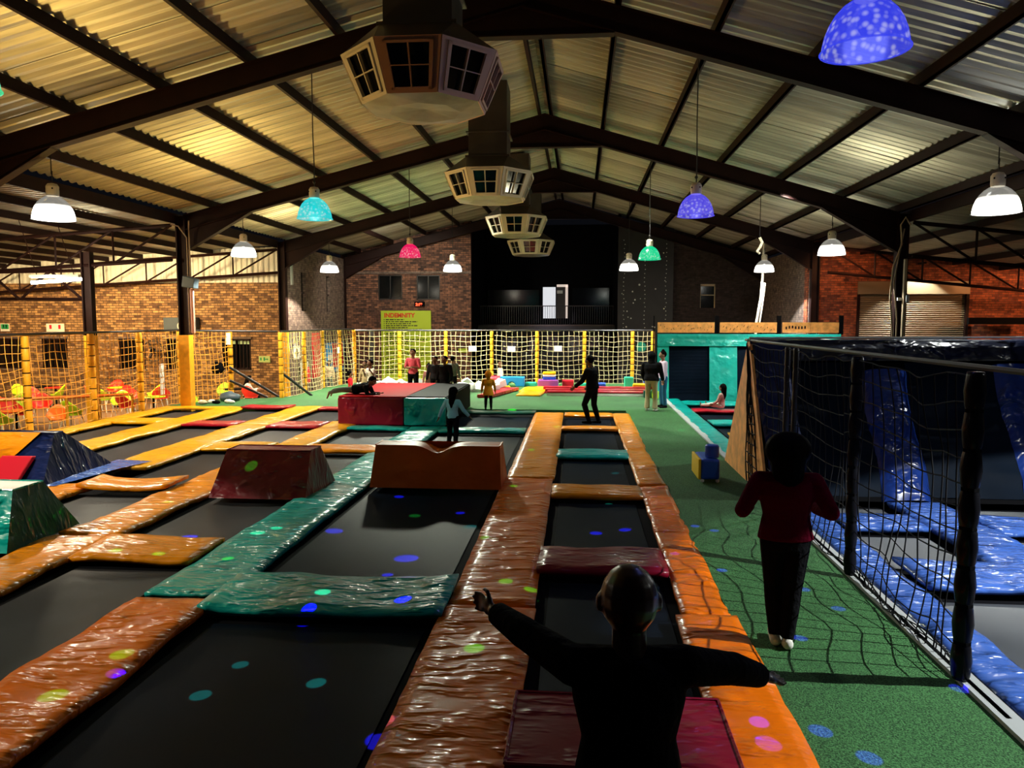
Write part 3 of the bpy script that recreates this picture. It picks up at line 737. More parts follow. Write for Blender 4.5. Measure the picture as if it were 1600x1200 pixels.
def jmat(x0, x1, y0, y1, label, group='black jump mats', z=-.10, m='mat'):
    MC[0] += 1
    e = empty('trampoline', ((x0+x1)/2, (y0+y1)/2, -.17), label, 'trampoline', group)
    b = MB(); g = 10; m_ = .14
    for j in range(g+1):
        for i in range(g+1):
            u = i/g; v = j/g
            b.v.append((x0+m_+(x1-x0-2*m_)*u, y0+m_+(y1-y0-2*m_)*v, z-.03*(1-(2*u-1)**2)*(1-(2*v-1)**2)))
    for j in range(g):
        for i in range(g): a = j*(g+1)+i; b.f.append((a, a+1, a+g+2, a+g+1)); b.m.append(0)
    b.build('jump_mat', M[m], e, smooth=True)
    b = MB()
    for (a0, a1, c0, c1) in ((x0, x1, y0, y0+m_), (x0, x1, y1-m_, y1), (x0, x0+m_, y0+m_, y1-m_), (x1-m_, x1, y0+m_, y1-m_)):
        b.box(a0, a1, c0, c1, z-.05, z-.012)
    b.build('spring_cover', M['frame'], e)
    return e

LA, LB, LC, LD, LE, LF = (-.40, .96), (-3.35, -1.2), (-5.55, -4.13), (-7.62, -6.33), (-9.83, -8.52), (-11.85, -10.7)
# long strips, far end first
pad(.94, 1.40, 17.4, 21.15, 'amber', 'orange pad strip beside the turf lane, farthest piece with white glare')
pad(.95, 1.38, 11.9, 17.35, 'amber', 'crinkled orange pad strip beside the turf lane, second piece from the far end', amp=.03)
pad(.95, 1.38, 6.65, 11.85, 'orange', 'narrow orange pad strip beside the turf lane, third piece, by the walking woman', amp=.03)
pad(.88, 1.42, 2.2, 6.6, 'orange', 'narrow orange pad strip beside the turf lane, nearest piece at the bottom right', z=.01, amp=.02)
pad(-1.2, -.40, 12.35, 21.1, 'amber', 'wide amber pad strip running from the bright turf to the middle of the hall')
pad(-1.2, -.40, 6.7, 12.3, 'orange', 'wide orange pad strip in the middle with green light dots, middle piece', amp=.02)
pad(-1.22, -.38, 2.2, 6.65, 'orange', 'wide orange pad strip at the bottom centre, nearest piece', amp=.022, z=.012)
pad(-4.13, -3.33, 6.72, 15.3, 'teal', 'long teal pad strip running away left of the big blue black mats', amp=.022)
pad(-4.10, -3.30, 15.35, 18.1, 'teal', 'short teal pad strip ending at the maroon and teal box', z=.0)
pad(-4.15, -3.35, 2.0, 6.62, 'orange', 'wide glossy orange pad strip at the bottom left', amp=.03)
pad(-6.33, -5.55, 14.42, 18.9, 'yellow', 'yellow pad strip ending in a fold against the maroon box', amp=.02)
pad(-6.33, -5.55, 8.55, 14.38, 'amber', 'amber pad strip passing left of the maroon wedge block', amp=.03)
pad(-6.35, -5.57, 4.0, 8.5, 'amber', 'shiny amber pad strip at the left edge below the green block', amp=.03)
pad(-8.52, -7.62, 18.0, 22.1, 'yellow', 'yellow pad strip, centre left, reaching the bright turf')
pad(-8.52, -7.62, 12.5, 17.95, 'yellow', 'yellow pad strip with torn holes, between the navy wedge and the red pads', amp=.025)
pad(-8.5, -7.62, 7.6, 11.2, 'amber', 'amber pad strip running under the navy wedge at the left edge', amp=.03)
pad(-10.7, -9.83, 13.2, 21.2, 'yellow', 'long yellow pad strip behind the navy wedge', amp=.022)
pad(-12.45, -11.85, 16.9, 21.6, 'yellow', 'narrow yellow pad strip along the netting, far half')
pad(-12.5, -11.85, 12.0, 16.85, 'yellow', 'narrow pale glaring pad strip along the netting, near half')
# cross pads
pad(-.38, .94, 20.45, 21.1, 'amber', 'short brown orange cross pad at the feet of the dark jumper', z=.01)
pad(-.40, .95, 17.9, 18.5, 'amber', 'brown orange cross pad, second from the far end of the narrow lane', z=.02)
pad(-.42, .96, 14.3, 15.15, 'teal', 'teal cross pad in the narrow lane', z=.015)
pad(-.40, .96, 11.05, 11.85, 'amber', 'orange cross pad with silver glare in the narrow lane', z=.02)
pad(-.42, .93, 7.6, 8.5, 'maroon', 'glossy dark red cross pad above the child\'s head', z=.035, amp=.035)
pad(-3.25, -1.2, 20.7, 21.3, 'dkgreen', 'dark green cross pad at the far end beside the child in the yellow hood', z=.02, bow=.03)
pad(-3.28, -1.25, 17.3, 18.0, 'teal', 'teal cross pad behind the girl in the pale blue top', z=.02)
pad(-3.42, -1.18, 6.35, 7.3, 'teal', 'wide crumpled teal cross pad with curled ends, nearest in the photo', z=.015, bow=.045, amp=.035)
pad(-5.55, -4.1, 17.6, 18.0, 'teal', 'thin teal cross pad at the foot of the maroon box', z=.02)
pad(-5.5, -3.9, 14.4, 15.2, 'amber', 'amber cross pad left of the burnt orange block', z=.03)
pad(-5.6, -4.2, 7.65, 8.5, 'amber', 'wide amber cross pad left of the teal strip', z=.02, amp=.028)
pad(-7.62, -6.3, 17.7, 18.6, 'red', 'glossy red cross pad, right one of the two bright pairs', z=.02)
pad(-7.62, -6.35, 14.5, 15.4, 'yellow', 'yellow cross pad behind the maroon wedge block', z=.02)
pad(-7.7, -6.25, 10.8, 11.5, 'amber', 'curled amber cross pad beside the navy wedge', z=.05, bow=.06)
pad(-7.62, -4.2, 21.4, 21.9, 'red', 'thin red cross pad at the edge of the bright turf', z=.01)
pad(-9.9, -8.5, 21.3, 22.0, 'red', 'red cross pad with a bent end at the far turf edge', z=.03, bow=.03)
pad(-9.83, -8.5, 17.8, 18.6, 'red', 'glossy red cross pad, left one of the two bright pairs', z=.02)
pad(-11.85, -10.65, 18.1, 19.0, 'yellow', 'yellow cross pad near the netting, nearer one', z=.02)
pad(-12.4, -9.85, 21.05, 21.6, 'yellow', 'yellow cross pad at the far left corner by the shoes', z=.02)
# jump mats
def lane(L, ys, labels):
    for (y0, y1), lb in zip(ys, labels): jmat(L[0]-.02, L[1]+.02, y0, y1, lb, m='matsheen' if L[0] < -4.5 else 'mat')
lane(LA, [(18.5, 20.5), (15.1, 18.0), (11.8, 14.4), (8.45, 11.1), (4.9, 7.7), (1.5, 4.5)],
     ['small black jump mat under the dark jumping figure', 'black jump mat in the narrow lane beyond the teal cross pad', 'black jump mat in the narrow lane between teal and orange cross pads', 'blue black jump mat above the dark red cross pad', 'black jump mat around the near child', 'black jump mat at the bottom edge behind the near child'])
lane(LB, [(18.0, 20.8), (12.3, 17.3), (7.25, 11.9), (1.8, 6.4)],
     ['black jump mat at the far end before the child in the yellow hood', 'black jump mat under the girl in the pale blue top', 'large blue black jump mat with blue light dots before the orange block', 'large black jump mat at the bottom, below the crumpled teal pad'])
lane(LC, [(15.2, 17.7), (11.7, 14.4), (8.45, 11.0), (2.5, 7.7)],
     ['black jump mat before the maroon and teal box', 'black jump mat behind the maroon wedge block', 'grey black jump mat before the maroon wedge block', 'large grey black jump mat with a pale sheen at the bottom left'])
lane(LD, [(18.5, 21.5), (15.3, 17.8), (11.5, 14.5), (8.3, 10.9), (4.0, 8.0)],
     ['small grey jump mat beyond the right red cross pad', 'grey jump mat between red and yellow cross pads, left of the maroon box', 'grey jump mat behind the curled amber pad', 'blue grey jump mat right of the green block', 'jump mat at the left edge under the green block'])
lane(LE, [(18.5, 21.4), (12.8, 17.9), (7.5, 12.5)],
     ['small grey jump mat beyond the left red cross pad', 'long grey jump mat behind the navy wedge', 'dark jump mat at the left edge below the yellow topped wedge'])
lane(LF, [(18.9, 21.1), (12.5, 18.2)],
     ['grey brown jump mat at the far left corner', 'grey brown jump mat along the netting at the left'])

# wedge blocks
def softblock(name, pts_bottom, pts_top, m, label, cat='foam block', group=None, sag=0, n=10, mats=None):
    """block from a bottom quad and a top quad (ccw), walls subdivided so the cover can sag"""
    loc = Vector([sum(p[i] for p in pts_bottom)/4 for i in range(3)])
    e = empty(name, loc, label, cat, group)
    def patch(q, nm, mm, sg=0):
        b = MB(); q = [Vector(p) for p in q]
        for j in range(n+1):
            for i in range(n+1):
                u, v = i/n, j/n
                p = (q[0]*(1-u)+q[1]*u)*(1-v)+(q[3]*(1-u)+q[2]*u)*v
                f = noise.noise(p*2.3)*.02*min(1, 6*min(u, 1-u, v, 1-v))
                nn = (q[1]-q[0]).cross(q[3]-q[0]).normalized()
                p = p+nn*f
                if sg: p.z -= sg*math.exp(-((u-.5)/.10)**2)*(1 if nm == 'top' else v**3)
                b.v.append(tuple(p))
        for j in range(n):
            for i in range(n): a = j*(n+1)+i; b.f.append((a, a+1, a+n+2, a+n+1)); b.m.append(0)
        return b.build(nm, mm, e, smooth=True)
    B, T = pts_bottom, pts_top
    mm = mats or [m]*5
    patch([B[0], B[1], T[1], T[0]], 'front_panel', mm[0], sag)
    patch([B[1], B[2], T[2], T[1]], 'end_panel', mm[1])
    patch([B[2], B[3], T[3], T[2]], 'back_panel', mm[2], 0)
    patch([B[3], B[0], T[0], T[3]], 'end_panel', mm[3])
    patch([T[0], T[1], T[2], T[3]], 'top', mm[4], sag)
    for i in range(4):
        b = MB(); b.tube([T[i], T[(i+1) % 4]], .012, 5) if not sag or i in (1, 3) else None
        if b.v: b.build('piping', mm[0], e)
    return e
def q(x0, x1, y0, y1, z): return [(x0, y0, z), (x1, y0, z), (x1, y1, z), (x0, y1, z)]
softblock('wedge_block', q(-5.42, -3.95, 10.5, 11.85, -.02), q(-5.33, -4.02, 10.95, 11.4, .62), M['maroon'], 'maroon vinyl block with sloping sides, left of the teal strip')
softblock('wedge_block', q(-3.25, -1.18, 11.4, 12.4, -.02), q(-3.20, -1.22, 11.62, 12.05, .62), M['burn'], 'burnt orange block with a sagging top in the middle of the hall', sag=.12, n=24)
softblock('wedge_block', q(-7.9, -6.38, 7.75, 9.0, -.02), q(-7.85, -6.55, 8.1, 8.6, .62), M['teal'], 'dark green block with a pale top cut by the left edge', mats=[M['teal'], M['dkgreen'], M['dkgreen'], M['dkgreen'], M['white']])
# navy wedge with yellow draped top
e = softblock('wedge_block', q(-12.3, -8.25, 10.8, 12.7, -.02), q(-12.3, -8.55, 11.55, 11.75, .74), M['navy'], 'navy triangular block with a yellow pad over its top and a red panel, left edge')
b = MB(); b.add([(-12.3, 11.1, .33), (-9.05, 11.1, .33), (-8.75, 11.5, .76), (-12.3, 11.5, .76), (-12.3, 12.1, .50), (-8.7, 12.0, .52), (-12.3, 11.1, .27), (-9.05, 11.1, .27)], [(0, 1, 2, 3), (3, 2, 5, 4), (6, 7, 1, 0)])
b.build('yellow_drape', M['amber'], e, smooth=True)
b = MB(); b.prism([(10.62, .0), (10.72, .0), (11.22, .42), (11.12, .44)], -9.15, -8.62, 'x'); b.build('red_panel', M['redv'], e, bevel=.02)
b = MB(); b.add([(-8.5, 10.7, .03), (-8.1, 10.9, .02), (-7.9, 12.3, .03), (-7.75, 13.0, .02), (-8.35, 12.9, .06), (-8.3, 11.5, .05)], [(0, 1, 2, 5), (5, 2, 3, 4)])
b.build('skirt', M['blue'], e)
# maroon/teal box
def dull(n, c):
    m_ = mat(n, c, .65, .2); m_.node_tree.nodes['Principled BSDF'].inputs['IOR'].default_value = 1.15; return m_
e = empty('platform_box', (-4.6, 20.2, 0), 'big padded box, maroon and teal front, where children sit and lie', 'foam block')
b = MB(); b.box(-6.0, -4.33, 18.3, 22.4, -.03, .66); b.build('maroon_section', M['maroon'], e, bevel=.03)
b = MB(); b.box(-4.32, -3.27, 18.3, 22.4, -.03, .66); b.build('teal_section', M['teal'], e, bevel=.03)
b = MB(); b.box(-5.99, -4.28, 18.34, 22.38, .66, .69); b.build('red_top', dull('worn red vinyl', (.40, .006, .012)), e, bevel=.01)
b = MB(); b.box(-4.28, -3.27, 18.45, 22.38, .66, .685); b.build('black_top', dull('worn black vinyl', (.01, .010, .012)), e, bevel=.01)
b = MB(); b.box(-3.27, -3.245, 18.4, 22.38, .0, .66); b.build('black_side', dull('black side vinyl', (.012, .012, .014)), e)
# near dark red block behind the child
softblock('wedge_block', q(-.42, .95, 3.9, 5.0, -.02), q(-.40, .93, 4.05, 4.88, .10), M['maroon'], 'glossy dark crimson block at the bottom edge behind the near child', n=14)

# ------------------------------------------------------------ nets and fences
def net(name, m, P, nu, nv, r, parent, amp=.03, seed=0, n=4, sagv=0):
    """P(u,v) -> point; ropes along both directions with a knot wobble"""
    b = MB()
    def W(u, v):
        p = Vector(P(u, v)); k = 4*v*(1-v)
        d = Vector((noise.noise(Vector((u*5+seed, v*3, 1))), noise.noise(Vector((u*5, v*3+seed, 4))), noise.noise(Vector((u*4+seed, v*4, 8)))))
        p += d*amp*2
        p.z -= sagv*sin(pi*u)*(.3+.7*(1-v))
        return p
    for i in range(nu+1):
        b.tube([W(i/nu, j/nv) for j in range(nv+1)], r, n, caps=False)
    for j in range(nv+1):
        b.tube([W(i/nu, j/nv) for i in range(nu+1)], r, n, caps=False)
    o = b.build(name, m, parent); o['kind'] = 'stuff'
    return o
def post(x, y, z0, z1, r, m, parent, name='post', bands=True, bumpy=0, lean=(0, 0)):
    b = MB(); n = max(4, int((z1-z0)/.26)); pts = []; rr = []
    for i in range(n):
        za = z0+(z1-z0)*i/n; zb = z0+(z1-z0)*(i+1)/n
        for f, k in ((.02, .86), (.12, 1), (.5, 1.0+bumpy), (.88, 1), (.98, .86)):
            z = za+(zb-za)*f; pts.append((x+lean[0]*(z-z0), y+lean[1]*(z-z0), z)); rr.append(r*k)
    b.tube(pts, rr, 12); p = b.build(name, m, parent, smooth=True)
    if bands:
        for i in range(1, n):
            z = z0+(z1-z0)*i/n
            c = MB(); c.tube([(x+lean[0]*(z-z0), y+lean[1]*(z-z0), z-.012), (x+lean[0]*(z-z0), y+lean[1]*(z-z0), z+.012)], r*.98, 8); c.build('tie_band', M['black'], p)
    return p
def fence(label, pts, z0, zr, m, mr, r, cell, zoff=0, rail=True, name='net_fence', panel=True, rr=.012, amp=.026, seed=1):
    cx = sum(p[0] for p in pts)/len(pts); cy = sum(p[1] for p in pts)/len(pts)
    e = empty(name, (cx, cy, z0), label, 'fence', 'safety net fences')
    for i, p in enumerate(pts): post(p[0], p[1], z0, zr-.03, r, m, e)
    if rail:
        b = MB(); b.tube([(p[0], p[1], zr) for p in pts], .035, 6); b.build('top_rail', M['steelblack'], e)
    if panel:
        for i in range(len(pts)-1):
            a, c = Vector((*pts[i], 0)), Vector((*pts[i+1], 0)); d = (c-a).length
            nrm = Vector(((c-a).y, -(c-a).x, 0)).normalized()
            ph = rnd.uniform(.05, .16)
            def P(u, v, a=a, c=c, nrm=nrm, ph=ph):
                p = a*(1-u)+c*u; z = z0+.03+(zr-z0-.06)*v
                q_ = p+nrm*ph*sin(pi*u)*(1-v)*2
                return (q_.x, q_.y, z-(.0+.10*sin(pi*u))*(v*(1.0-v)*3))
            net('net_panel', mr, P, max(3, int(d/cell)), int((zr-z0)/cell), rr, e, amp=amp, seed=i*3+seed)
    return e
fence('yellow net fence along the left edge, before the cafe chairs', [(-12.6, 13.6), (-12.6, 16.2), (-12.6, 18.55), (-12.6, 20.7), (-12.6, 22.9)], -.05, 2.26, M['yellowpost'], M['ropeo'], .085, .19, rr=.0085)
fence('short net fence turning toward the cafe wall with a black bag on it', [(-12.55, 22.9), (-11.75, 24.6)], -.05, 2.24, M['yellowpost'], M['ropeo'], .085, .17, rail=False)
fence('yellow net fence before the grey brown side wall, seen at a slant', [(-9.95, 24.5), (-9.85, 26.4), (-9.85, 28.35), (-9.6, 29.7), (-9.3, 30.7)], -.05, 2.2, M['yellowpost'], M['ropew'], .075, .17, rr=.012)
fence('long yellow net fence across the back of the hall', [(-9.3, 30.7), (-7.4, 30.75), (-5.48, 30.85), (-3.58, 30.95), (-1.72, 31.05), (.22, 31.15), (2.18, 31.25), (3.0, 31.3)], -.05, 2.15, M['yellowpost'], M['ropew'], .075, .195, rr=.0098, seed=9)
b = MB(); b.tube([(-12.5, 23.1, 2.24), (-10.05, 24.5, 2.2)], .03, 6); tag(b.build('top_rail', M['steelblack']), 'black pipe rail bridging the gap above the stair opening', 'rail')
b = MB(); b.box(-8.75, -8.55, 30.9, 31.1, -.05, 2.15); tag(b.build('corner_post', M['steelblack']), 'black corner post where the slanted and the long net fence meet', 'post')
# paper signs on the far net
for x, z in ((-6.75, 1.42), (-4.35, 1.40), (-2.75, 1.40), (-.85, 1.42)):
    if x == -6.75: continue
    b = MB(); b.box(x-.16, x+.16, 30.72, 30.73, z-.11, z+.11); b.box(x-.01, x+.01, 30.73, 30.95, z+.08, z+.1)
    tag(b.build('paper_sign', M['white']), {-4.35: 'white paper notice on the far net, left one, right of the lime board', -2.75: 'white paper notice on the far net, middle one', -.85: 'white paper notice on the far net, right one'}[x], 'notice', 'paper notices on the net')
b = MB(); b.box(-9.55, -9.53, 29.2, 29.45, 1.25, 1.5); tag(b.build('paper_sign', M['white']), 'white notice on the slanted net left of the corner', 'notice')
# stair handrails at the opening
for (a, c_, lb) in (((-11.7, 24.4, 1.0), (-10.35, 25.3, -.1), 'black stair handrail, upper bar beside the short net fence'), ((-11.7, 24.4, .55), (-10.75, 25.2, -.1), 'black stair handrail, lower bar beside the short net fence'), ((-9.9, 24.6, .75), (-9.2, 25.3, -.03), 'black bar leaning at the foot of the yellow sleeved column')):
    b = MB(); b.tube([a, c_], .045, 8); tag(b.build('handrail', M['steelblack']), lb, 'handrail')

# right hand fence with black net and padded posts
rf = empty('net_fence', (2.77, 8.5, 0), 'dark net fence with black padded posts beside the blue trampolines', 'fence', 'safety net fences')
for y in (5.54, 7.8):
    post(2.77, y, -.0, 2.24, .062 if y < 6 else .055, M['blackvinyl'], rf, bumpy=.16)
for y in (9.95, 10.35): post(2.77, y, 0, 2.24, .035, M['steelblack'], rf, bands=False)
b = MB(); b.tube([(2.77, 4.9, 2.27), (2.77, 12.9, 2.26)], .022, 6); b.build('top_rail', M['steelblack'], rf)
def rp(y0, y1):
    def P(u, v):
        y = y0*(1-u)+y1*u
        return (2.77+.10*sin(pi*u)*sin(pi*v), y, .06-.04*sin(pi*u)+2.14*v-.12*sin(pi*u)*v*(1-v))
    return P
for i, (y0, y1) in enumerate(((5.56, 7.8), (7.8, 10.1), (10.1, 12.4))):
    net('net_panel', M['ropeblack'], rp(y0, y1), 12, 11, .0065, rf, amp=.035, seed=i*4+30)
def dr(u, v):
    return (2.74-.10*v, 5.62+2.15*u+.0*v, .02+.14*v-.1*v*sin(pi*u))
net('net_skirt', M['ropeblack'], lambda u, v: (2.80-.05*v, 5.6+2.2*u, -.02+.12*v*(1+.5*sin(9*u))), 16, 2, .006, rf, amp=.04, seed=77)

# ------------------------------------------------------------ A-frame wall between blue court and green court
af = empty('sloping_wall', (5.9, 12.4, 0), 'dark ridge wall of leaning trampolines with a plywood end', 'climbing frame')
apex = (12.55, 2.26); ft = (11.15, -.03); bk = (14.3, -.03)
b = MB(); b.prism([ft, bk, (12.62, 2.24), (12.48, 2.24)], 2.74, 2.78, 'x'); b.build('plywood_end', M['woodlit'], af)
b = MB(); b.prism([(ft[0]+.02, ft[1]), (bk[0]-.02, bk[1]), (12.6, 2.2), (12.5, 2.2)], 2.80, 9.2, 'x'); b.build('core', M['black'], af)
net('net_panel', M['ropeblack'], lambda u, v: (2.72, (12.1*(1-v)+12.56*v)+(-.75+1.0*u)*(1-v)*.9+.02, -.0+2.2*v), 5, 14, .011, af, amp=.035, seed=50)
def onslope(y, off=0):      # front slope from ft to apex
    f = (y-ft[0])/(12.48-ft[0]); return (y, ft[1]+f*2.27)
def slope_pad(x0, x1, m, nm='slope_pad', f0=0, f1=1, off=.05, nn=26, lateral=0):
    b = MB(); nx = 10; dy, dz = 12.48-ft[0], 2.27; L_ = hypot(dy, dz); ny_, nz_ = -dz/L_, dy/L_
    for j in range(nn+1):
        for i in range(nx+1):
            u, v = i/nx, j/nn; f = f0+(f1-f0)*v
            d = off*(1-(2*u-1)**6)+noise.noise(Vector((u*1.5+x0, v*13, 3)))*.03
            b.v.append((x0+(x1-x0)*u+lateral*v+.03*sin(v*7), ft[0]+dy*f+ny_*d, ft[1]+dz*f+nz_*d))
    for j in range(nn):
        for i in range(nx): a = j*(nx+1)+i; b.f.append((a, a+1, a+nx+2, a+nx+1)); b.m.append(0)
    return b.build(nm, m, af, smooth=True)
slope_pad(2.80, 3.35, M['navy']); slope_pad(4.38, 5.05, M['midblue'], f1=.80, off=.10); slope_pad(6.35, 7.0, M['midblue'], f1=.85)
for x0, x1 in ((3.35, 4.38), (5.05, 6.35), (7.0, 9.0)): slope_pad(x0, x1, M['mat'], 'jump_mat', .03, .86, off=.0)
slope_pad(2.75, 9.2, M['navydark'], 'top_cover', .86, 1.0, off=.07, nn=8)
b = MB(); g = 30
for j in range(5):
    for i in range(g+1):
        x = 2.74+6.5*i/g; t = j/4
        b.v.append((x, 12.42+.3*t, 2.20+.09*sin(pi*t)+.02*noise.noise(Vector((x*3, t, 2)))))
for j in range(4):
    for i in range(g): a = j*(g+1)+i; b.f.append((a, a+1, a+g+2, a+g+1)); b.m.append(0)
b.build('ridge_cover', M['navydark'], af, smooth=True)
b = MB(); b.tube([(2.74, 12.5, 2.30), (5, 12.5, 2.31), (9.2, 12.5, 2.33)], .018, 6); b.build('ridge_rope', M['white'], af)
# floor pads and mats of the blue court
GB = 'blue court trampolines'
pad(2.93, 3.36, 3.0, 11.1, 'blue', 'long blue pad strip along the dark net fence', GB, amp=.03)
pad(4.4, 5.12, 6.4, 11.05, 'blue', 'blue pad strip running toward the sloping wall, second from the fence', GB, z=.02, amp=.03)
pad(6.4, 7.1, 6, 11.05, 'blue', 'blue pad strip at the far right edge', GB, z=.01, amp=.03)
pad(3.38, 4.4, 9.65, 10.35, 'blue', 'blue cross pad nearest the sloping wall', GB, z=.02, amp=.03)
pad(3.38, 5.2, 7.45, 8.3, 'blue', 'blue cross pad with white glare, right of the big padded post', GB, z=.045, amp=.04, bow=.02)
pad(5.14, 6.4, 9.55, 10.35, 'blue', 'blue cross pad at the right edge before the sloping wall', GB, z=.02, amp=.03)
pad(5.22, 6.4, 7.3, 8.2, 'blue', 'blue cross pad cut by the right edge', GB, z=.02, amp=.03)
for (x0, x1, y0, y1, lb) in ((3.3, 4.45, 10.3, 11.15, 'thin strip of grey jump mat at the foot of the sloping wall'), (3.3, 4.45, 8.2, 9.7, 'grey jump mat between two blue cross pads behind the net'), (3.3, 5.3, 3.2, 7.5, 'large grey jump mat at the lower right edge behind the padded post'), (5.05, 6.45, 10.3, 11.15, 'jump mat strip at the right edge under the sloping wall'), (5.05, 6.45, 8.1, 9.6, 'grey jump mat at the right edge between blue pads')):
    jmat(x0, x1, y0, y1, lb, GB, m='matglare')
b = MB(); b.box(4.12, 4.5, 5.4, 5.9, -.05, .10); tag(b.build('foam_block', M['redv'], bevel=.02), 'small red block cut by the right edge on the grey mat', 'foam block')
b = MB(); b.box(2.80, 2.84, 5, 11.1, -.17, .0); b.box(2.84, 2.93, 3, 11.1, -.17, -.02); tag(b.build('trim_10', M['black']), kind='structure')

# ------------------------------------------------------------ green court behind
GG = 'green court trampolines'
pad(2.80, 3.28, 14.3, 25.3, 'teal', 'long teal pad strip along the turf, leading to the standing couple', GG, amp=.01)
pad(3.28, 8.5, 23.6, 24.6, 'teal', 'teal cross pad at the foot of the green trampoline wall', GG)
pad(3.28, 5.6, 21.7, 22.35, 'red', 'red cross pad where the child sits, in the green court', GG, z=.02)
pad(3.35, 5.6, 19.0, 19.9, 'teal', 'teal cross pad nearer than the sitting child', GG, z=.02)
pad(3.4, 5.6, 16.6, 17.5, 'yellow', 'yellow cross pad peeping out left of the plywood end', GG, z=.03)
pad(5.0, 5.55, 14.5, 23.6, 'teal', 'teal pad strip mostly hidden by the dark sloping wall', GG)
for (y0, y1, lb) in ((22.3, 23.7, 'black jump mat behind the sitting child'), (19.8, 21.8, 'grey jump mat before the red pad in the green court'), (17.4, 19.1, 'grey jump mat between the teal and yellow cross pads'), (14.5, 16.7, 'dark jump mat beside the plywood end')):
    jmat(3.28, 5.0, y0, y1, lb, GG)
gw = empty('trampoline_wall', (5.5, 25.6, 0), 'teal framed trampoline wall standing at the back right', 'trampoline wall')
def gpanel(x0, x1, z0, z1, m, nm, yb=25.35, lean_=.14, off=.0, rot=0):
    b = MB(); nx, ny = 12, 16
    for j in range(ny+1):
        for i in range(nx+1):
            u, v = i/nx, j/ny; z = z0+(z1-z0)*v
            d = noise.noise(Vector((u*3+x0, v*4, 6)))*.02*min(1, 8*min(u, 1-u, v, 1-v)+.1)
            b.v.append((x0+(x1-x0)*u+rot*v, yb+lean_*z-off-d, z))
    for j in range(ny):
        for i in range(nx): a = j*(nx+1)+i; b.f.append((a, a+1, a+nx+2, a+nx+1)); b.m.append(0)
    return b.build(nm, m, gw, smooth=True)
for x0, x1, x2 in ((2.6, 2.98, 4.3), (4.3, 5.2, 6.45), (6.45, 7.3, 8.5)):
    gpanel(x0, x1, -.12, 1.8, M['tealw'], 'upright_pad', off=.08)
    gpanel(x1-.06, x2+.06, -.12, 1.85, M['mat'], 'jump_mat', off=-.02)
gpanel(2.6, 8.5, 1.72, 2.12, M['tealw'], 'top_pad', off=.14)
b = MB(); b.box(2.6, 8.5, 25.75, 26.0, -.7, 2.1); b.build('back_frame', M['black'], gw)
b = MB(); 
for k in range(14): z = .2+k*.11; b.tube([(3.05, 25.33+.14*z, z), (4.25, 25.33+.14*z, z)], .006, 4)
b.build('mat_crease', M['mat'], gw)['kind'] = 'stuff'
lbs = ['left wooden board above the green trampoline wall', 'middle wooden board above the green trampoline wall', 'right wooden board with a row of small dark marks above the green wall']
for (x0, x1), lb in zip(((2.62, 4.48), (4.66, 6.5), (6.68, 8.48)), lbs):
    e = empty('wooden_board', ((x0+x1)/2, 25.7, 2.16), lb, 'board', 'boards above the green wall')
    b = MB(); b.box(x0, (x0+x1)/2-.005, 25.66, 25.70, 2.16, 2.5); b.build('plank', M['woodlit'], e)
    b = MB(); b.box((x0+x1)/2+.005, x1, 25.66, 25.70, 2.16, 2.5); b.build('plank', M['woodlit'], e)
    b = MB()
    if x0 > 6.5:
        for k in range(7): b.cbox((x0+.12+k*.1, 25.655, 2.33+rnd.uniform(-.02, .02)), (.045, .01, .09))
    else:
        for k in range(16):
            xx = x0+.1+k*.11; zz = 2.30+rnd.uniform(-.07, .08); b.tube([(xx, 25.655, zz), (xx+rnd.uniform(-.03, .06), 25.655, zz+rnd.uniform(.02, .07))], .008, 4)
    b.build('dark_mark', M['steel'], e)['kind'] = 'stuff'
for x, lb in ((2.5, 'thin black post left of the left wooden board'), (4.57, 'black post between left and middle wooden boards'), (6.59, 'black post between middle and right wooden boards'), (8.58, 'black post right of the right wooden board')):
    w_ = .015 if x < 3 else .06
    b = MB(); b.box(x-w_, x+w_, 25.72, 25.84, 2.1 if x > 3 else -.1, 2.72); tag(b.build('steel_post', M['black']), lb, 'post')

# wheeled toy block on the turf
e = empty('rolling_block', (2.12, 12.5, -.03), 'yellow and blue wheeled foam box with a cylinder on top, on the shaded turf', 'toy')
b = MB(); b.box(1.93, 1.97, 12.2, 12.95, .03, .36); b.build('yellow_side', M['yellowv'], e, bevel=.01)
b = MB(); b.box(1.97, 2.27, 12.2, 12.95, .03, .36); b.build('blue_body', M['cobalt'], e, bevel=.04)
b = MB(); b.lathe([(.11, .37), (.115, .40), (.11, .55), (.09, .57)], (2.17, 12.4, 0), 20, True); b.build('drum', M['cobalt'], e)
for dx in (2.0, 2.24):
    for dy in (12.25, 12.88): b = MB(); b.ball((dx, dy, .005), .032, 10); b.build('caster', M['white'], e)

# ------------------------------------------------------------ foam shapes on the far turf
def foam(kind, x, y, w_, d_, h_, m, label, rz=0, z=-.03):
    b = MB()
    if kind == 'cyl': b.tube([(x-w_/2, y, z+h_/2), (x+w_/2, y, z+h_/2)], h_/2, 20)
    elif kind == 'arch':
        n = 12; pts = [(x-w_/2, z), (x-w_*.16, z)]
        pts += [(x-w_*.16*cos(pi*k/n), z+h_*.5*sin(pi*k/n)) for k in range(n+1)][1:]
        pts += [(x+w_/2, z), (x+w_/2, z+h_), (x-w_/2, z+h_)]
        b.prism(pts, y-d_/2, y+d_/2, 'y')
    else:
        b.box(-w_/2, w_/2, -d_/2, d_/2, 0, h_, Matrix.Translation((x, y, z)) @ Matrix.Rotation(rz, 4, 'Z'))
    o = b.build('foam_shape', M[m], bevel=.025 if kind != 'cyl' else 0)
    return tag(o, label, 'foam shape', 'foam shapes along the far net')
foam('cyl', -3.28, 29.5, .4, .4, .42, 'redv', 'red foam roll end beside the sky blue arch')
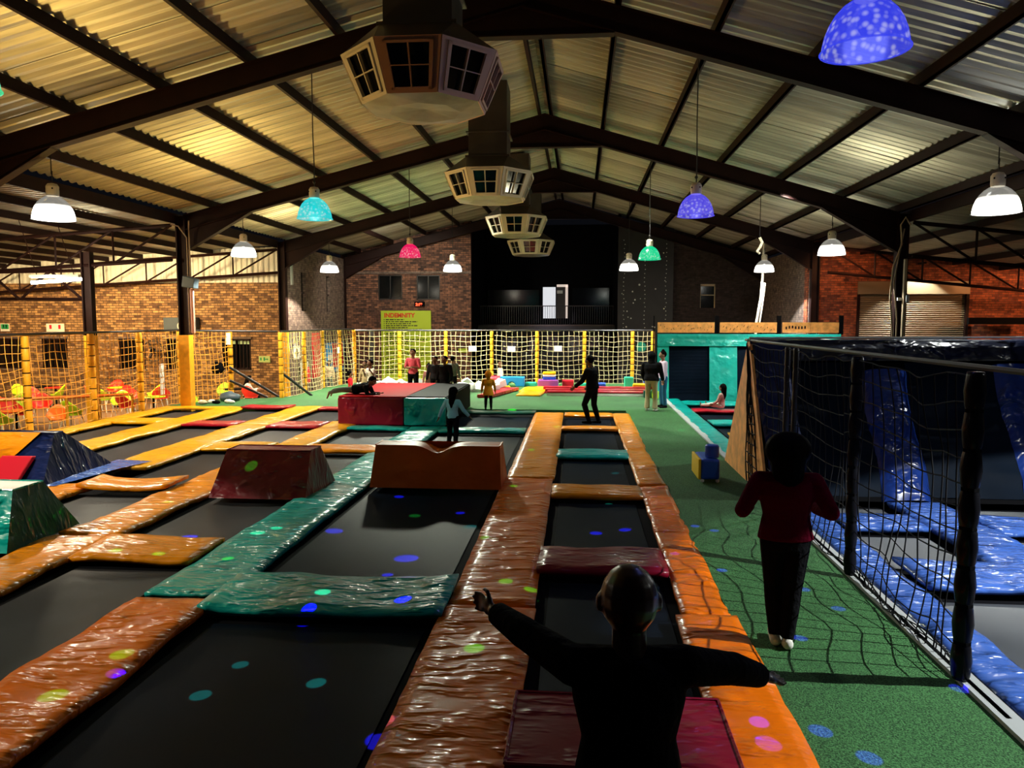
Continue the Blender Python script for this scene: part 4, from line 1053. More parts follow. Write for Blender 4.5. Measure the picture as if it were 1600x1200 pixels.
foam('arch', -2.62, 29.6, .98, .4, .38, 'skyblue', 'sky blue foam bridge with an arched hole')
foam('box', -1.88, 29.7, .45, .3, .16, 'mint', 'flat mint foam block right of the sky blue bridge')
foam('box', -1.18, 29.2, .78, .5, .30, 'purple', 'purple foam block under a small stack by the yellow post')
foam('box', -1.14, 29.3, .5, .4, .10, 'cobalt', 'thin blue foam slab on the purple block', z=.28)
foam('box', -1.14, 29.3, .5, .4, .08, 'white', 'thin white foam slab between blue and yellow slabs', z=.385)
foam('box', -1.14, 29.3, .5, .4, .10, 'yellowv', 'yellow foam slab on top of the small stack', z=.47)
foam('box', -.42, 29.6, .45, .4, .26, 'redv', 'small red foam block right of the purple one')
foam('box', .18, 29.8, .45, .3, .13, 'mint', 'flat mint foam block in the middle, right of the small red block')
foam('box', .72, 29.3, .5, .4, .17, 'cobalt', 'blue foam block left of the dark jumper', rz=.3)
foam('cyl', .86, 29.3, .35, .3, .20, 'cobalt', 'small blue foam roll left of the dark jumper')
foam('box', 1.92, 29.3, .35, .35, .42, 'mint', 'upright mint foam block right of the dark jumper')
foam('box', 2.32, 28.3, .62, .5, .24, 'yellowv', 'yellow foam block near the right end of the far net', rz=-.1)
foam('box', 2.55, 28.9, .6, .5, .20, 'redv', 'flat red foam block near the right end of the far net', rz=.3)
foam('box', 2.75, 29.4, .5, .4, .24, 'cobalt', 'blue foam block at the right end of the far net')
# low red beams and the yellow mat
for i, (y, lb) in enumerate(((27.9, 'long red foam beam, farthest of three on the turf'), (27.0, 'long red foam beam, middle of three on the turf'), (26.2, 'long red foam beam with a pale side, nearest of three'))):
    e = empty('foam_beam', (.6, y, -.03), lb, 'foam beam', 'red foam beams on the turf')
    b = MB(); b.box(-1.3+.1*i, 2.5-.1*i, y-.22, y+.22, .06, .13); b.build('red_top', M['red'], e, bevel=.03)
    b = MB(); b.box(-1.3+.1*i, 2.5-.1*i, y-.20, y+.20, -.03, .06); b.build('pale_base', M['redv'] if i < 2 else M['whitefoam'], e)
pad(-2.1, -1.25, 25.7, 27.2, 'yellow', 'yellow foam mat on the turf left of the red beams, nearer', 'loose mats', z=.03, rz=-.06)
pad(-2.1, -1.1, 27.3, 29.0, 'yellow', 'yellow foam mat on the turf left of the red beams, farther', 'loose mats', z=.03, rz=-.08)
foam('box', 2.32, 25.7, .28, .3, .24, 'dkgreen', 'dark green foam cube left of the beige trousers')
foam('box', 2.55, 25.4, .2, .3, .26, 'lime', 'lime foam cube beside the dark green one')
b = MB(); b.prism([(-3.4, 25.0), (-2.9, 25.0), (-2.2, 27.8), (-2.8, 27.9)], -.02, .09, 'z'); tag(b.build('foam_beam', M['red'], bevel=.02), 'slanting red foam strip between the orange box and the white pile', 'foam beam')
# pile of white and grey foam pieces behind the box
pile = MB()
rr = random.Random(3)
for k in range(46):
    side = k % 2
    x = rr.uniform(-8.3, -6.6) if k < 12 else (rr.uniform(-7.2, -5.2) if k < 26 else rr.uniform(-4.4, -2.7)); y = rr.uniform(26.4, 28.4)
    s_ = rr.uniform(.14, .27); hh = rr.uniform(.06, .26)
    b = MB(); Mx = Matrix.Translation((x, y, hh)) @ Matrix.Rotation(rr.uniform(0, 6), 4, 'Z') @ Matrix.Rotation(rr.uniform(-.7, .7), 4, 'X')
    b.add([(-s_, -s_, -s_*.5), (s_, -s_, -s_*.5), (0, s_, -s_*.5), (-s_*.7, -s_*.6, s_*.5), (s_*.8, -s_*.7, s_*.4), (0, s_*.8, s_*.5)], [(0, 2, 1), (3, 4, 5), (0, 1, 4, 3), (1, 2, 5, 4), (2, 0, 3, 5)], Mx)
    m = ['whitefoam', 'greyfoam', 'whitefoam', 'white'][k % 4]
    tag(b.build('foam_offcut', M[m], bevel=.02), ('pale' if m != 'greyfoam' else 'grey')+(' foam offcut in the heap between the seated children and the far net' if k < 26 else ' foam offcut in the heap right of the woman in pink'), 'foam offcut', 'foam offcuts, '+('pale' if m != 'greyfoam' else 'grey')+(', left heap' if k < 26 else ', right heap'))
for x, y, m, lb in ((-3.3, 28.6, 'yellowv', 'yellow foam slab right of the white heap'), (-4.2, 29.0, 'yellowv', 'yellow foam slab behind the white heap'), (-2.9, 28.0, 'yellowv', 'small yellow foam slab beside the hooded child')):
    foam('box', x, y, .7, .4, .14, m, lb, rz=.2)
b = MB(); b.box(-8.6, -8.0, 27.5, 28.2, -.03, .06); tag(b.build('foam_shape', M['mint']), 'mint mat beside the white heap, behind the white shirted child', 'foam shape')

# ------------------------------------------------------------ signs
e = empty('notice_board', (-8.63, 37.3, -.5), 'tall lime green INDEMNITY board on the brick wall', 'sign')
b = MB(); b.box(-9.90, -7.36, 37.28, 37.33, -.5, 3.03); b.build('board', M['signgreen'], e)
def text(s, x, z, y, size, m, parent, name, bold=0, sx=1.0):
    cu = bpy.data.curves.new('t', 'FONT'); cu.body = s; cu.size = size; cu.extrude = .004; cu.offset = bold
    o = bpy.data.objects.new('t', cu); C.objects.link(o)
    dg = bpy.context.evaluated_depsgraph_get(); dg.update()
    me = bpy.data.meshes.new_from_object(o.evaluated_get(dg)); bpy.data.objects.remove(o)
    me.materials.clear(); me.materials.append(m)
    me.transform(Matrix.Rotation(pi/2, 4, 'X') @ Matrix.Diagonal((sx, 1, 1, 1)))
    n = bpy.data.objects.new(name, me); C.objects.link(n); n.parent = parent; n.location = Vector((x, y, z))-parent.location
    return n
text('INDEMNITY', -9.74, 2.70, 37.27, .30, M['signred'], e, 'title', .012, .98)
b = MB(); rw = random.Random(5)
lens = [.95, 1.62, 1.28, 1.62, 1.12, 1.85, 0, 1.0, 1.85, .9, 2.1, 2.0, 1.15, 1.35, 0, 2.0, 0, 2.2, 1.95, 0, .45, 0, .5, 0, .9, 1.3, 1.0, 1.1]
for k, L_ in enumerate(lens):
    z = 2.58-k*.098; 
    if not L_: continue
    if k < 14: b.box(-9.76, -9.72, 37.272, 37.28, z-.022, z+.022)
    x = -9.66
    while x < -9.66+L_:
        wl_ = min(rw.uniform(.07, .22), max(.02, -9.66+L_-x)); b.box(x, x+wl_, 37.272, 37.28, z-.02-rw.uniform(0, .006), z+.02+rw.uniform(0, .006)); x += wl_+.035
b.build('small_print', M['signblack'], e)['kind'] = 'stuff'
e = empty('scoreboard_clock', (-7.95, 37.35, 3.35), 'small black digital clock with red digits above the lime board', 'clock')
b = MB(); b.box(-8.2, -7.68, 37.3, 37.38, 3.24, 3.48); b.build('case', M['black'], e)
text('2:19', -8.13, 3.28, 37.29, .19, M['led'], e, 'digits', .006)
def sign(x0, x1, y, z0, z1, m, label, marks=()):
    e = empty('wall_sign', ((x0+x1)/2, y, z0), label, 'sign')
    b = MB(); b.box(x0, x1, y-.02, y, z0, z1); b.build('plate', m, e)
    for (u0, u1, v0, v1, mm) in marks:
        b = MB(); b.box(x0+(x1-x0)*u0, x0+(x1-x0)*u1, y-.026, y-.02, z0+(z1-z0)*v0, z0+(z1-z0)*v1); b.build('mark', mm, e)
    return e
def arrow(e, x, z, y, s, d, m):
    b = MB(); b.prism([(x-d*s*.5, z-s*.12), (x-d*s*.5, z+s*.12), (x, z+s*.12), (x, z+s*.35), (x+d*s*.5, z), (x, z-s*.35), (x, z-s*.12)], y-.03, y-.02, 'y'); b.build('arrow', m, e)
s_ = sign(-13.1, -12.62, 29.98, .84, 1.10, mat('pale green sign', (.45, .62, .25), .5), 'pale green sign with dark marks right of the barred window', ((.12, .25, .3, .75, M['exitgreen']), (.42, .56, .25, .8, M['exitgreen'])))
arrow(s_, -12.75, .97, 29.96, .13, 1, M['exitgreen'])
s_ = sign(-24.35, -23.95, 29.98, 2.1, 2.42, M['white'], 'white and green exit sign at the far left edge', ((.08, .92, .3, .92, M['exitgreen']), (.3, .42, .4, .85, M['white']), (.6, .72, .4, .85, M['white'])))
s_ = sign(-22.3, -21.5, 29.98, 2.08, 2.42, M['white'], 'white sign with two red symbols above the cafe windows', ((.18, .30, .35, .85, M['redv']), (.68, .80, .35, .85, M['redv'])))
s_ = sign(-15.4+3.95, -11.42, 29.9, 0, 0.01, M['white'], 'x') if False else None
def xsign(y0, y1, x, z0, z1, m, label, marks=()):
    e = empty('wall_sign', (x, (y0+y1)/2, z0), label, 'sign'); b = MB(); b.box(x, x+.02, y0, y1, z0, z1); b.build('plate', m, e)
    for (u0, u1, v0, v1, mm) in marks:
        b = MB(); b.box(x+.02, x+.026, y0+(y1-y0)*u0, y0+(y1-y0)*u1, z0+(z1-z0)*v0, z0+(z1-z0)*v1); b.build('mark', mm, e)
    return e
xsign(30.1, 30.8, XL-.04, .95, 1.5, M['white'], 'white sign with a black arrow on the side wall beside the yellow column', ((.4, .6, .2, .8, M['signblack']), (.2, .8, .4, .55, M['signblack'])))
xsign(32.3, 33.3, XL-.04, .0, 2.0, M['redv'], 'tall red banner on the side wall behind the slanted net')
xsign(34.2, 36.8, XL-.04, .1, 1.5, M['skyblue'], 'blue and red poster on the side wall behind the slanted net', ((.3, .95, .15, .98, M['redv']), (.05, .3, .35, .6, M['white'])))
e = empty('fire_extinguisher', (-11.5, 30.9, -.3), 'red fire extinguisher cabinet low on the side wall behind the net', 'extinguisher')
for dy in (0, .5): b = MB(); b.lathe([(.0, 0), (.09, .02), (.09, .5), (.05, .6), (.02, .68)], (-11.5, 30.8+dy, -.1), 14, True); b.build('cylinder', M['redv'], e)
b = MB(); b.box(-11.6, -11.58, 30.6, 31.5, -.3, .8); b.build('back_plate', M['white'], e)
sign(-4.75, -4.3, 37.38, 1.0, 1.2, M['signgreen'], 'small lime sign right of the INDEMNITY board behind the net') if False else None
sign(-6.0, -5.55, 37.38, .95, 1.15, M['signgreen'], 'small lime sign on the brick right of the INDEMNITY board')
# television / panel, floodlight, cables
e = empty('wall_cabinet', (-16.3, 29.7, 2.1), 'blue grey cabinet with white cable on the cafe wall behind the column', 'cabinet')
b = MB(); b.box(-17.0, -15.6, 29.7, 30.0, 2.1, 2.68); b.build('body', M['tvgrey'], e, bevel=.02)
b = MB(); b.tube([(-16.2+.16*cos(a/10*pi), 29.66, 2.33+.16*sin(a/10*pi)) for a in range(-5, 15)], .025, 6); b.build('white_hoop', M['white'], e)
e = empty('loudspeaker', (XL+.25, 21.4, 4.0), 'small dark loudspeaker fixed to the left column', 'loudspeaker')
b = MB(); b.prism([(XL+.05, 3.55), (XL+.42, 3.5), (XL+.46, 3.78), (XL+.10, 3.88)], 21.3, 21.6, 'y'); b.build('case', M['tvgrey'], e, bevel=.02)
b = MB(); b.box(XL+.02, XL+.1, 21.35, 21.72, 3.65, 3.72); b.build('bracket', M['black'], e)
b = MB(); b.tube([(XL+.16, 21.66, 5.2), (XL+.18, 21.66, 3.6)], .012, 5); b.tube([(XL-.2, 21.3, 5.35), (XL+.02, 21.3, 5.3), (XL+.1, 21.62, 5.0), (XL+.1, 21.62, 2.2)], .02, 5)
b.tube([(XL+.35, 21.3, 5.45), (XL+.18, 21.6, 5.3), (XL+.17, 21.62, 4.9), (XL+.16, 21.62, 2.2)], .02, 5); c1 = b.build('cable', M['cable'])
tag(c1, 'pale cables running down the left column', 'cable')
b = MB(); b.tube([(XL+.27, 21.5, 3.5), (XL+.27, 21.5, 2.2)], .06, 8); tag(b.build('pipe', M['pinkpipe']), 'pinkish pipe down the left column under the loudspeaker', 'pipe')
b = MB(); b.tube([(8.75, 21.2, 5.1), (8.62, 21.2, 5.3), (8.5, 21.2, 5.1), (8.55, 21.2, 4.6), (8.35, 21.2, 4.0), (8.3, 21.2, 3.2), (8.4, 21.2, 2.2), (8.45, 21.2, 1.2)], .022, 6)
b.tube([(8.60, 21.2, 5.0), (8.52, 21.2, 4.5), (8.38, 21.2, 3.6), (8.5, 21.2, 2.6), (8.5, 21.2, 1.2)], .018, 6)
tag(b.build('cable', M['cable']), 'loose pale cables hanging beside the right column', 'cable')
b = MB(); b.box(9.9, 10.05, 26, 26.06, 1.9, 3.9) if False else None
b = MB(); b.tube([(6.97, 29.7, 5.9), (7.05, 30.2, 4.2), (7.0, 30.2, 3.4), (6.85, 30.2, 2.4), (6.8, 30.2, -.05)], .05, 6); b.tube([(7.15, 30.2, 4.0), (7.08, 30.2, 3.2), (6.98, 30.2, 2.4)], .03, 5)
tag(b.build('cable', M['pale']), 'white hanging cable below the lamp at the far right corner', 'cable')
e = empty('pulley_hook', (5.6, 24.5, 4.9), 'small pale pulley hook hanging under the right roof', 'hook')
b = MB(); b.tube([(5.6, 24.5, 6.60), (5.6, 24.5, 5.15)], .012, 5); b.build('chain', M['steelblack'], e)
b = MB(); b.tube([(5.6, 24.5, 5.15), (5.68, 24.5, 5.0), (5.62, 24.5, 4.85), (5.53, 24.5, 4.72), (5.62, 24.5, 4.65)], .045, 6); b.build('hook', M['pale'], e)
e = empty('fluorescent_fitting', (-14.6, 20, 3.7), 'glowing fluorescent tube fitting hung over the cafe side', 'lamp')
b = MB(); b.tube([(-15.25, 20, 3.62), (-13.85, 20.1, 3.72)], .045, 10); b.build('tube', M['tube'], e)
b = MB(); b.box(-15.3, -13.85, 19.97, 20.10, 3.76, 3.84); b.build('batten', M['white'], e)
for x in (-15.1, -14.0): b = MB(); b.tube([(x, 20.03, 3.8), (x-.5, 20.03, 5.50)], .012, 4); b.build('hanger', M['steel'], e)
light('tube_light', 'POINT', (-14.55, 20.05, 3.5), 160, (1, .9, .62), .3)
e = empty('wall_lamp', (12.75, 29.6, 4.6), 'small lamp fitting above the roller shutter', 'lamp')
b = MB(); b.box(12.7, 12.8, 29.5, 30.0, 4.66, 4.72); b.build('bracket', M['steel'], e)
e = empty('wall_switch', (12.9, 29.9, 3.0), 'white switch box and hose on the column before the shutter', 'switch')
b = MB(); b.box(8.72, 8.80, 21.2, 21.3, 3.05, 3.25) ; b.box(8.5, 8.62, 21.2, 21.26, 3.1, 3.18); e.location = (8.7, 21.25, 3.05); b.build('box', M['white'], e)
b = MB(); b.box(8.62, 8.68, 21.12, 21.22, -.7, 4.2); tag(b.build('conduit', M['cable']), 'pale conduit running up the right column', 'pipe')
# white plastic chairs top beyond the blue wall
for i, x in enumerate((10.9, 11.6)):
    e = empty('plastic_chair', (x, 26.5, -.7), 'white plastic chair back showing above the dark ridge, %s one' % ('left', 'right')[i], 'chair')
    b = MB()
    for k in range(6): b.tube([(x-.28+k*.1, 26.5+.02*k, 1.3), (x-.20+k*.1, 26.6, 1.98)], .022, 5)
    b.tube([(x-.22, 26.6, 2.0), (x+.34, 26.6, 1.98)], .035, 6); b.build('backrest', M['white'], e)
    b = MB(); b.box(x-.3, x+.3, 26.1, 26.6, 1.2, 1.26); b.build('seat', M['white'], e)
    for dx in (-.27, .27):
        for dy in (26.15, 26.55): b = MB(); b.tube([(x+dx, dy, -.7), (x+dx, dy, 1.2)], .03, 6); b.build('leg', M['white'], e)

# ------------------------------------------------------------ cafe chairs and tables
def chair_proto(m, label, x, y, rz, group):
    e = empty('cafe_chair', (0, 0, 0), label, 'chair', group)
    b = MB(); nu, nv = 14, 8          # bucket shell: seat curving into back and arms
    for j in range(nv+1):
        v = j/nv
        for i in range(nu+1):
            a = pi*(i/nu)*1.25-pi*.125
            cx, cy = cos(a), sin(a)
            r = .17+.12*v
            hgt = .44+(.12+.30*max(0, sin(a))**1.5)*v**1.4
            b.v.append((cx*r*1.0, cy*r*.95, hgt))
    for j in range(nv):
        for i in range(nu): a = j*(nu+1)+i; b.f.append((a, a+1, a+nu+2, a+nu+1)); b.m.append(0)
    s = b.build('shell', m, e, smooth=True); s.modifiers.new('s', 'SOLIDIFY').thickness = .02
    b = MB(); b.lathe([(0, .425), (.20, .43), (.22, .445), (.20, .46), (0, .455)], (0, -.02, 0), 20); b.build('seat', m, e, smooth=True)
    for sx in (-1, 1):
        for sy in (-1, 1):
            b = MB(); b.tube([(sx*.15, sy*.14, .43), (sx*.23, sy*.22, 0)], .013, 6); b.build('leg', M['white'], e)
    e.location = (x, y, -.72); e.rotation_euler = (0, 0, rz)
    return e
CR = [(-20.00, 26.00, 1.00, 'redp', 'red shell chair just right of the first yellow post, far row'), (-18.29, 28.30, 0.20, 'redp', 'tall red chair back against the brick between the windows'), (-17.64, 26.00, 2.20, 'redp', 'red shell chair right of the second fence post, far row'), (-16.19, 26.00, 1.20, 'redp', 'red shell chair left of the third fence post, far row'), (-15.06, 26.00, 3.60, 'redp', 'red shell chair right of the third fence post, far row'), (-17.41, 21.50, 1.00, 'redp', 'red shell chair at the very left edge, near row'), (-16.64, 21.20, 2.00, 'redp', 'red shell chair behind the first yellow post, near row'), (-17.28, 22.80, 0.50, 'redp', 'red shell chair right of the first yellow post, near row'), (-14.64, 23.20, 3.00, 'redp', 'red shell chair low behind the net above the yellow pads'), (-11.97, 26.60, 3.00, 'redp', 'red shell chair of the woman seated by the barred window')]
CG = [(-17.00, 25.60, 3.14, 'lime', 'lime shell chair with white legs, facing away, left of the lime table'), (-20.61, 26.20, 1.20, 'lime', 'lime shell chair left of the first yellow post, far row'), (-19.10, 26.00, -1.20, 'lime', 'lime shell chair turned left, between first and second posts, far row'), (-15.59, 26.40, -0.60, 'lime', 'lime shell chair right of the third fence post beside a red one'), (-15.70, 19.20, 3.00, 'lime', 'lime shell chair at the bottom left edge behind the net'), (-17.75, 22.40, 0.30, 'lime', 'lime shell chair near the first yellow post, near row'), (-15.09, 21.20, 3.10, 'lime', 'big lime shell chair between first and second posts, near row'), (-15.35, 24.00, 0.30, 'lime', 'lime shell chair low behind the net beside a red one'), (-13.30, 25.00, 1.90, 'lime', 'lime shell chair behind the short bag fence'), (-13.34, 27.40, 0.40, 'lime', 'lime shell chair left of the seated woman')]
CO = [(-14.99, 20.40, 0.50, 'orangep', 'orange shell chair beside the big lime one, near row'), (-18.39, 22.60, 1.70, 'orangep', 'orange shell chair at the left edge, near row')]
protos = {}
for L_, gname in ((CR, 'red cafe chairs'), (CG, 'lime cafe chairs'), (CO, 'orange cafe chairs')):
    for k, (x, y, rz, m, lb) in enumerate(L_):
        if k == 0: protos[m] = chair_proto(M[m], lb, x, y, rz, gname)
        else:
            c = copy_tree(protos[m]); c.location = (x, y, -.72); c.rotation_euler = (0, 0, rz); c.scale = (1.12, 1.12, 1.08); c['label'] = lb
TB = [(-20.42, 27.30, 'black', 'dark round cafe table between red and lime chairs'), (-19.84, 27.00, 'redp', 'red topped table by the brick wall, right of the dark table'), (-17.45, 27.20, 'lime', 'lime topped table before the tall red chair'), (-14.18, 24.00, 'lime', 'low lime topped table near the third fence post'), (-15.93, 20.00, 'orangep', 'orange topped table low behind the net, left edge'), (-12.75, 26.90, 'black', 'black table at which the woman sits')]
for x, y, m, lb in TB:
    e = empty('cafe_table', (x, y, -.72), lb, 'table')
    b = MB(); b.lathe([(0, .72), (.36, .72), (.38, .735), (.36, .75), (0, .75)], (x, y, -.72), 24); b.build('tabletop', M[m], e)
    b = MB(); b.tube([(x, y, -.70), (x, y, .0)], .03, 8); b.build('pedestal', M['black'], e)
    b = MB(); b.lathe([(0, 0), (.24, 0), (.22, .02), (0, .03)], (x, y, -.72), 20); b.build('foot', M['black'], e)
# low mesh gate in front of cafe
e = empty('cafe_barrier', (-14.6, 19.4, -.7), 'low orange barrier behind the left net', 'barrier')
b = MB(); b.tube([(-13.0, 20.9, .42), (-19, 17.5, .36)], .05, 6); b.build('top_rail', M['orangep'], e)
for k in range(5): b = MB(); x = -13-k*1.45; y = 20.9-k*.82; b.tube([(x, y, -.7), (x, y, .42)], .04, 6); b.build('post', M['yellowpost'], e)
# bags and shoes by the opening
def lump(x, y, z, sx, sy, sz, m, label, name='bag', cat='bag', seed=0):
    b = MB(); n = 14
    for i in range(n+1):
        th = pi*i/n
        for k in range(n):
            a = 2*pi*k/n; d = Vector((sin(th)*cos(a), sin(th)*sin(a), cos(th))); r = 1+.28*noise.noise(d*1.6+Vector((seed, 0, 0)))
            b.v.append((x+d.x*sx*r, y+d.y*sy*r, max(z-.0, z+sz*.8+d.z*sz*r)))
    for i in range(n):
        for k in range(n): b.f.append((i*n+k, (i+1)*n+k, (i+1)*n+(k+1) % n, i*n+(k+1) % n)); b.m.append(0)
    return tag(b.build(name, m, smooth=True), label, cat)
lump(-11.2, 23.3, -.03, .34, .22, .17, M['tvgrey'], 'dark blue grey backpack on the turf by the stair opening', 'backpack', 'bag', 1)
lump(-12.0, 24.2, .78, .20, .12, .24, M['black'], 'black bag hooked on the short net fence', 'bag', 'bag', 2)
for k, (x, y, m) in enumerate(((-11.75, 22.6, 'white'), (-11.55, 22.8, 'white'), (-11.3, 22.6, 'black'), (-11.05, 22.9, 'white'), (-10.9, 22.75, 'whitefoam'), (-11.65, 22.45, 'brass'))):
    lump(x, y, -.03, .13, .09, .06, M[m], ['white shoe at the left end of the row on the turf', 'white shoe, second from the left on the turf', 'black shoe in the middle of the row on the turf', 'white shoe right of the black shoe', 'whitish shoe at the right end near the backpack', 'beige shoe in front of the row'][k], 'shoe', 'shoe', k+5)
b = MB(); b.box(-12.72, -12.68, 21.9, 22.1, .3, 1.25); tag(b.build('hanging_paper', M['white'], bevel=.01), 'narrow white paper hanging on the left net', 'notice')
b = MB(); b.box(-11.83, -11.67, 24.48, 24.5, 1.75, 2.15); tag(b.build('paper_sign', M['white']), 'white card on top of the short fence post', 'notice')
e = empty('wall_fan', (-17.6, 29.75, 1.25), 'round wall fan with a bracket between cafe windows', 'fan')
b = MB(); b.tube([(-17.5+.45*cos(a*.3), 29.7, 1.3+.42*sin(a*.3)) for a in range(22)], .03, 5); b.build('ring', M['galv'], e)
for k in range(3):
    a = k*2.1; b = MB(); b.tube([(-17.5, 29.72, 1.3), (-17.5+.4*cos(a), 29.72, 1.3+.38*sin(a))], .06, 5); b.build('blade', M['galv'], e)
b = MB(); b.ball((-17.5, 29.72, 1.3), .12, 10); b.build('hub', M['black'], e)

# ------------------------------------------------------------ disco light dots: narrow coloured beams from a party light
party = empty('party_light', (-.6, 8.2, 6.6), 'small black party light under the roof, above the view', 'lamp')
b = MB(); b.ball((-.6, 8.2, 6.6), .14, 14); b.build('housing', M['black'], party)
b = MB(); b.tube([(-.6, 8.2, 6.7), (-.6, 8.2, zu(-.6)+.4)], .015, 5); b.build('stem', M['steelblack'], party)
def G(px, py, z=0):
    f = Vector((-sin(YAW)*cos(PIT), cos(YAW)*cos(PIT), -sin(PIT))); r = Vector((cos(YAW), sin(YAW), 0)); u = r.cross(f)
    d = f+r*((px-800)/1180)-u*((py-600)/1180); t = (z-2.6)/d.z
    return Vector((d.x*t, d.y*t, z))
GRN, BLU, TEA, PUR = (.03, 1, .05), (.03, .02, 1), (.02, 1, .5), (.012, .0, 1)
dots = [(740, 1023, GRN, 1.2), (790, 912, GRN, 1), (830, 925, GRN, 1), (757, 842, GRN, .8), (650, 796, GRN, 1), (803, 762, GRN, .8), (187, 1028, GRN, 1.1), (80, 1092, GRN, 1.2), (323, 1064, TEA, 1), (383, 1020, TEA, .6), (500, 1046, TEA, 1), (500, 938, TEA, 1), (735, 815, TEA, 1.2),
        (637, 861, BLU, 1.8), (525, 821, BLU, 1.4), (625, 769, BLU, .9), (720, 793, BLU, .8), (608, 887, BLU, .8), (595, 1134, BLU, 1.2), (180, 1053, BLU, .8), (628, 945, BLU, 1), (930, 822, BLU, 1), (975, 818, BLU, 1), (1012, 852, BLU, 1), (1282, 1142, BLU, 1), (1358, 1184, BLU, 1), (1250, 997, BLU, .8), (1310, 951, BLU, .8), (1256, 921, BLU, .7), (1128, 891, BLU, .7), (1315, 1040, BLU, .9), (1500, 1076, BLU, .8), (1086, 822, BLU, .6), (1116, 829, BLU, .6), (302, 829, BLU, 1.1), (1055, 868, PUR, .6), (1190, 1142, PUR, .8), (1205, 1176, PUR, 1.1), (480, 960, BLU, .8),
        (355, 875, GRN, .7), (400, 838, TEA, 1.1), (430, 830, TEA, .9), (245, 870, GRN, .8), (175, 868, GRN, .8), (372, 768, GRN, 1.0), (260, 788, GRN, .6), (140, 752, GRN, .8), (632, 692, GRN, .7), (800, 640, GRN, .8), (1065, 672, TEA, .7), (985, 655, TEA, .7), (1010, 570, TEA, .5), (600, 700, BLU, .6), (950, 780, TEA, .5), (960, 733, TEA, .6), (830, 705, GRN, .7), (870, 668, GRN, .6)]
for px, py, c, s_ in dots:
    p = G(px, py, -.03); src = Vector((-.6, 8.2, 6.55)); d = (p-src).length
    dia = .13*s_*(1+.035*p.y)
    ang = math.degrees(2*math.atan(dia/2/d))
    onpad = any(a_ < p.x < b_ and c_ < p.y < d_ for a_, b_, c_, d_ in RECT)
    turf_ = p.y > 22 or 1.4 < p.x < 2.8
    if onpad and c in (BLU, PUR) and not (2.9 < p.x): c = (.003, 0, 1)
    E = (6.5 if c in (GRN, TEA) else 190) if onpad else ((6 if c is not BLU else 22) if turf_ else (30 if c is not BLU else 110))
    if (px, py) == (372, 768): c = (.004, 1, .01); E = 60
    light('party_beam', 'SPOT', src+(p-src).normalized()*.2, E*39.5*d*d*.30, c, .002, p, max(.8, ang), .35)
# ------------------------------------------------------------ people
M['skin'] = mat('dark brown skin', (.15, .065, .035), .45, .4)
M['skindark'] = mat('dark reddish brown skin', (.035, .011, .007), .30, .6)
M['skin2'] = mat('light brown skin', (.30, .15, .09), .5, .4)
M['hair'] = mat('black hair', (.004, .003, .003), .6, .08)
M['hair'].node_tree.nodes['Principled BSDF'].inputs['IOR'].default_value = 1.2
M['eye'] = mat('eye', (.5, .5, .5), .2, .5)
M['lip'] = mat('lips', (.16, .04, .04), .5, .4)
def cloth(n, c):
    M[n] = mat(n, c, .85, .2, bump=(26, .012, 3)); M[n].node_tree.nodes['Principled BSDF'].inputs['IOR'].default_value = 1.15
for n, c in (('cloth black', (.008, .008, .01)), ('cloth burgundy', (.085, .002, .012)), ('cloth pink', (.75, .12, .17)), ('cloth white', (.70, .69, .64)), ('cloth beige', (.52, .42, .26)), ('cloth amber', (.62, .26, .02)), ('cloth paleblue', (.30, .58, .70)), ('cloth blush', (.66, .38, .34)), ('cloth grey', (.17, .18, .17)), ('cloth red', (.62, .02, .03)), ('cloth denim', (.03, .12, .22)), ('cloth lilac', (.60, .46, .62)), ('cloth greygreen', (.14, .17, .14)), ('cloth charcoal', (.02, .02, .024))): cloth(n, c)

def remeshed(name, b, m, vox, parent, sm=3):
    me = b.mesh(name, m)
    o = bpy.data.objects.new(name, me); C.objects.link(o)
    r = o.modifiers.new('r', 'REMESH'); r.mode = 'VOXEL'; r.voxel_size = vox; r.use_smooth_shade = True
    s = o.modifiers.new('s', 'SMOOTH'); s.factor = .5; s.iterations = sm
    dg = bpy.context.evaluated_depsgraph_get(); dg.update()
    me2 = bpy.data.meshes.new_from_object(o.evaluated_get(dg)); bpy.data.objects.remove(o)
    me2.materials.clear(); me2.materials.append(m); me2.name = name
    for p in me2.polygons: p.use_smooth = True
    n = bpy.data.objects.new(name, me2); C.objects.link(n); n.parent = parent
    return n
def cap(b, p, q, r0, r1, n=10):
    p, q = Vector(p), Vector(q)
    b.tube([p, (p+q)/2, q], [r0, (r0+r1)/2, r1], n); b.ball(p, r0*1.0, n); b.ball(q, r1*1.0, n)
def ell(b, pts, rx, ry, right, n=16):
    base = len(b.v); right = Vector(right).normalized(); pts = [Vector(p) for p in pts]
    for i, p in enumerate(pts):
        t = (pts[min(i+1, len(pts)-1)]-pts[max(i-1, 0)]).normalized(); fw = t.cross(right).normalized(); rt = fw.cross(t).normalized()
        for k in range(n):
            a = 2*pi*k/n; b.v.append(tuple(p+rt*(rx[i]*cos(a))+fw*(ry[i]*sin(a))))
    for i in range(len(pts)-1):
        for k in range(n): b.f.append((base+i*n+k, base+i*n+(k+1) % n, base+(i+1)*n+(k+1) % n, base+(i+1)*n+k)); b.m.append(0)
    b.f.append(tuple(base+k for k in range(n))[::-1]); b.m.append(0)
    e = base+(len(pts)-1)*n; b.f.append(tuple(e+k for k in range(n))); b.m.append(0)

